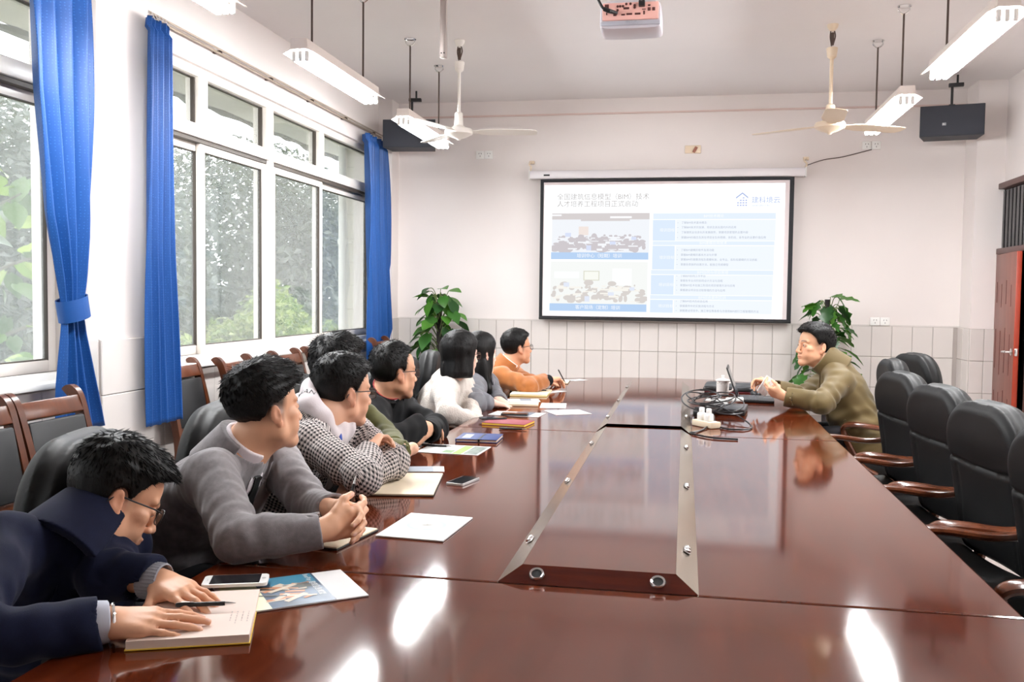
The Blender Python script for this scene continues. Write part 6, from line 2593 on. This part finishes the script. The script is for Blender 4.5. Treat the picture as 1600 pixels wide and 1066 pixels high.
lathe(bm, [(.011, 0), (.012, .003), (.009, .004), (.007, .003), (0, .003)], Vector(cb) - p.root.location, 16, axis=nrm((.55, -.75, .35)))
obj('button', bm, mat('dark_green_button', S(52, 58, 56), .35), p.root)
p.legs()

# ---- man with glasses in black jacket, arms folded
J = dict(head=(-1.27, 3.97, 1.055), neck=(-1.33, 3.99, .945), rs=(-1.32, 3.83, .885), re=(-1.20, 3.62, .80), rw=(-1.10, 3.83, .84), ls=(-1.30, 4.16, .865), le=(-1.10, 4.05, .80), lw=(-1.085, 3.83, .815), hip=(-1.45, 4.17, .56))
p = Person('black', J, 43, -2, 0, 'man with receding hair and glasses in black jacket, arms folded', 1.0, .0055, (226, 172, 140), fat=1.1, tint_fade=.7)
p.add_hand('l', (-.35, -.8, -.45), (-.8, .3, .2), ((.6, .6, .3), (.6, .6, .3), (.65, .6, .3), (.7, .6, .3)), thumb=(.9, .2, .3), sc_=.88)
p.add_hand('r', (.3, .9, -.1), (.3, .3, -.9), (.4, .45, .5, .55))
p.finish_body()
make_hair(p.root, p.h, dict(line=LINE['receding'], t=(.016, .009, .016), mess=.003, tuft=.018, lift=.6), .0055, 11, tufts=1600)
glasses(p.root, p.h)
BK = weave('black_cloth', S(13, 13, 15), .85, .3, 400, .02)
p.jacket('jacket', BK, 1.1, .005, cuff=.047, seed=5, wrinkle=.004, chest=1.12, collar=.03, neck_r=.066)
p.ring('collar', BK, .102, .078, -.07, .055, .010, .8)
p.ring('lanyard', mat('striped_lanyard', S(170, 60, 60), .6), .0685, .0682, .056, .060, .0012)
p.ring('shirt_collar', M['shirt'], .068, .066, .048, .056, .002)
p.legs()

# ---- woman in white sweater, bob hair
J = dict(head=(-1.215, 4.99, 1.07), neck=(-1.28, 5.0, .945), rs=(-1.265, 4.86, .885), re=(-1.205, 4.66, .79), rw=(-1.10, 4.80, .735), ls=(-1.25, 5.15, .89), le=(-1.17, 5.04, .78), lw=(-1.12, 4.90, .73), hip=(-1.43, 5.10, .56))
p = Person('white', J, 42, -2, 0, 'woman with black bob hair in fuzzy white sweater', .98, .006, (240, 200, 180), female=True)
p.add_hand('r', (.6, .1, -.75), (.3, .1, -.9), (.3, .3, .3, .3))
p.add_hand('l', (.6, -.3, -.6), (.3, .1, -.9), (.3, .3, .3, .3))
p.finish_body()
make_hair(p.root, p.h, dict(line=LINE['bob'], t=(.024, .018, .022), mess=.0015, zb=-.12, curtain=(-.118, .088, .098), tuft=.02, lift=.12), .0055, 13, tufts=700)
glasses(p.root, p.h, mat('thin_brown_frame', S(90, 62, 50), .3))
WS = mat('white_knit', S(204, 194, 185), .95, bump=.9, bscale=120, sheen=.25, dist=.004, var=.03)
p.jacket('sweater', WS, 1.06, .005, cuff=.042, seed=6, wrinkle=.004, neck_r=.058, sleeve_end=-.07)
p.ring('collar', WS, .066, .060, -.01, .03, .007)
p.legs()

# ---- woman in grey puffer jacket, long hair
J = dict(head=(-1.195, 5.41, 1.05), neck=(-1.225, 5.43, .925), rs=(-1.205, 5.27, .875), re=(-1.15, 5.06, .80), rw=(-1.075, 5.15, .795), ls=(-1.20, 5.57, .87), le=(-1.12, 5.46, .78), lw=(-1.05, 5.31, .78), hip=(-1.40, 5.55, .56))
p = Person('puff', J, 42, -3, 0, 'woman with long straight black hair in grey quilted puffer jacket', .98, .006, (242, 204, 184), female=True)
p.add_hand('r', (.6, .5, -.2), (.3, .1, -.9), (.3, .3, .3, .3))
p.add_hand('l', (.6, -.3, -.3), (.3, .1, -.9), (.3, .3, .3, .3))
p.finish_body()
h = p.h
ex = [cone(h.w((.05, -.03, -.05)), h.w((.07, .0, -.2)), .03, .034, side=h.R[:, 0], ratio=1.3), cone(h.w((.07, .0, -.2)), h.w((.085, .04, -.40)), .034, .018, side=h.R[:, 0], ratio=1.3),
      cone(h.w((0, -.08, -.05)), h.w((0, -.12, -.3)), .035, .03, side=h.R[:, 0], ratio=2.2), cone(h.w((-.05, -.02, -.05)), h.w((-.06, .03, -.3)), .03, .025)]
make_hair(p.root, p.h, dict(line=LINE['bob'], t=(.020, .015, .018), mess=.0012, zb=-.12, curtain=(-.14, .084, .094), tuft=.02, lift=.1), .0055, 15, extra=ex, tufts=500)
PF = mat('grey_nylon', S(112, 112, 118), .5, var=.05, bump=.2, bscale=60, dist=.003)
p.jacket('puffer_jacket', PF, 1.1, .004, puff=.0075, cuff=.044, seed=7, wrinkle=.003)
p.ring('collar', PF, .092, .078, -.05, .05, .012, .8, wr=.004)
p.legs()

# ---- man in brown suede jacket writing
J = dict(head=(-1.125, 6.25, 1.045), neck=(-1.20, 6.23, .91), rs=(-1.20, 6.07, .86), re=(-1.0, 6.0, .815), rw=(-.895, 6.20, .835), ls=(-1.18, 6.40, .85), le=(-1.03, 6.28, .80), lw=(-.965, 6.46, .80), hip=(-1.42, 6.40, .56))
p = Person('brown', J, 53, 4, 0, 'man with glasses in brown suede jacket writing at far end', .96, .006, (222, 164, 130), tint_fade=.8)
p.add_hand('r', (.55, .75, .05), (.3, .0, -.9), ((.5, .6, .3), (.55, .6, .3), (.6, .6, .3), (.65, .6, .3)), thumb=(.8, .4, .4))
p.add_hand('l', (.5, .7, -.1), (.1, .1, -.9), (.3, .3, .3, .3))
p.finish_body()
make_hair(p.root, p.h, dict(line=LINE['short'], t=(.018, .008, .015), mess=.002, front=.006, tuft=.014), .0055, 17, tufts=1000)
glasses(p.root, p.h)
SU = mat('brown_suede', S(164, 98, 44), .85, var=.14, vscale=18, bump=.3, bscale=260, sheen=.3, dist=.001)
p.jacket('jacket', SU, 1.08, .007, cuff=.044, seed=8, wrinkle=.005, sleeve_end=.05)
p.ring('collar', SU, .098, .078, -.07, .06, .009, .72)
p.ring('shirt_collar', M['shirt'], .070, .066, -.01, .062, .003, .9)
for s_ in 'rl':
    obj('ribbed_cuff', cuffbm(np.array(J[s_ + 'w']) + nrm(np.array(J[s_ + 'w']) - J[s_ + 'e']) * .004, J[s_ + 'e'], .037, .06, 30), BK, p.root)
p.strip('placket', mat('dark_lining', S(46, 34, 30), .8), [np.array(J['neck']) + p.S * .02 + p.F * b + p.U * c for b, c in ((.08, -.03), (.12, -.12), (.13, -.25))], .035, .004, wdir=p.S)
p.legs()
pen('black pen held by the man in brown suede jacket', (-.845, 6.30, .90), (-.80, 6.36, .80), .004)

# ---- lecturer in khaki jacket on the right
J = dict(head=(.77, 5.80, 1.118), neck=(.875, 5.80, 1.01), ls=(.90, 5.64, .935), le=(.77, 5.43, .82), lw=(.565, 5.47, .85), rs=(.90, 5.97, .93), re=(.72, 5.83, .815), rw=(.53, 5.70, .88), hip=(1.06, 5.80, .56))
p = Person('khaki', J, -111, 4, -2, 'man in khaki jacket seated alone on the right side beside laptop', 1.02, .0045, (218, 164, 130), tint_fade=.5, facing=-1)
p.add_hand('l', (-.86, .35, .25), (.1, .55, .55), ((.55, .6, .4), (.6, .65, .4), (.65, .65, .4), (.7, .65, .4)), thumb=(.75, .3, .5))
p.add_hand('r', (-.75, .5, .30), (-.2, -.5, -.6), ((.8, .8, .5), (.85, .85, .5), (.9, .85, .5), (.95, .85, .5)), thumb=(.7, .5, .4))
p.finish_body()
make_hair(p.root, p.h, dict(line=LINE['short'], t=(.024, .011, .018), mess=.0025, front=.010, tuft=.016, lift=.5), .0045, 19, tufts=1600)
KH = mat('khaki_cotton', S(94, 78, 44), .65, spec=.3, var=.08, vscale=10, bump=.25, bscale=260, sheen=.15, dist=.001)
p.jacket('jacket', KH, 1.12, .007, cuff=.048, seed=9, wrinkle=.005, neck_r=.066, chest=1.12)
p.ring('stand_collar', KH, .092, .082, -.06, .078, .0085, .82, tilt=.08)
p.ring('inner_collar', mat('grey_shirt', S(120, 122, 130), .8), .066, .063, .0, .05, .003, .9)
n_ = np.array(J['neck'])
p.strip('placket', mat('khaki_dark', S(96, 78, 46), .65), [n_ - p.S * .02 + p.F * b + p.U * c for b, c in ((.085, .0), (.12, -.08), (.135, -.18), (.14, -.3))], .05, .005, wdir=p.S)
p.strip('pocket_flap', KH, [n_ - p.S * .14 + p.F * .06 + p.U * c for c in (-.30, -.36, -.42)], .03, .004)
for s_ in 'l':
    dw = nrm(np.array(J[s_ + 'w']) - J[s_ + 'e'])
    p.strip('cuff_tab', KH, [np.array(J['lw']) - dw * .05 + nrm(v) * .05 for v in ((-.1, -.9, .5), (-.3, -1, -.1), (0, -.7, -.7))], .024, .004)
    bm = BM()
    lathe(bm, [(.009, 0), (.01, .003), (.006, .004), (0, .003)], Vector(np.array(J['lw']) - dw * .05 + nrm((-.25, -1, -.05)) * .054) - p.root.location, 14, axis=nrm((-.25, -1, -.05)))
    obj('button', bm, M['black'], p.root)
bm = BM()
p.legs()
t = thing('card', 'small white card or phone held in the hands of the man in khaki', 'card', (.475, 5.585, .895))
bm = BM()
box(bm, (0, 0, 0), (.065, .006, .11), .002, rotm(.1, .55, .45))
obj('sheet', bm, M['paper'], t)
print('people built in %.1f s' % (time.time() - T0))
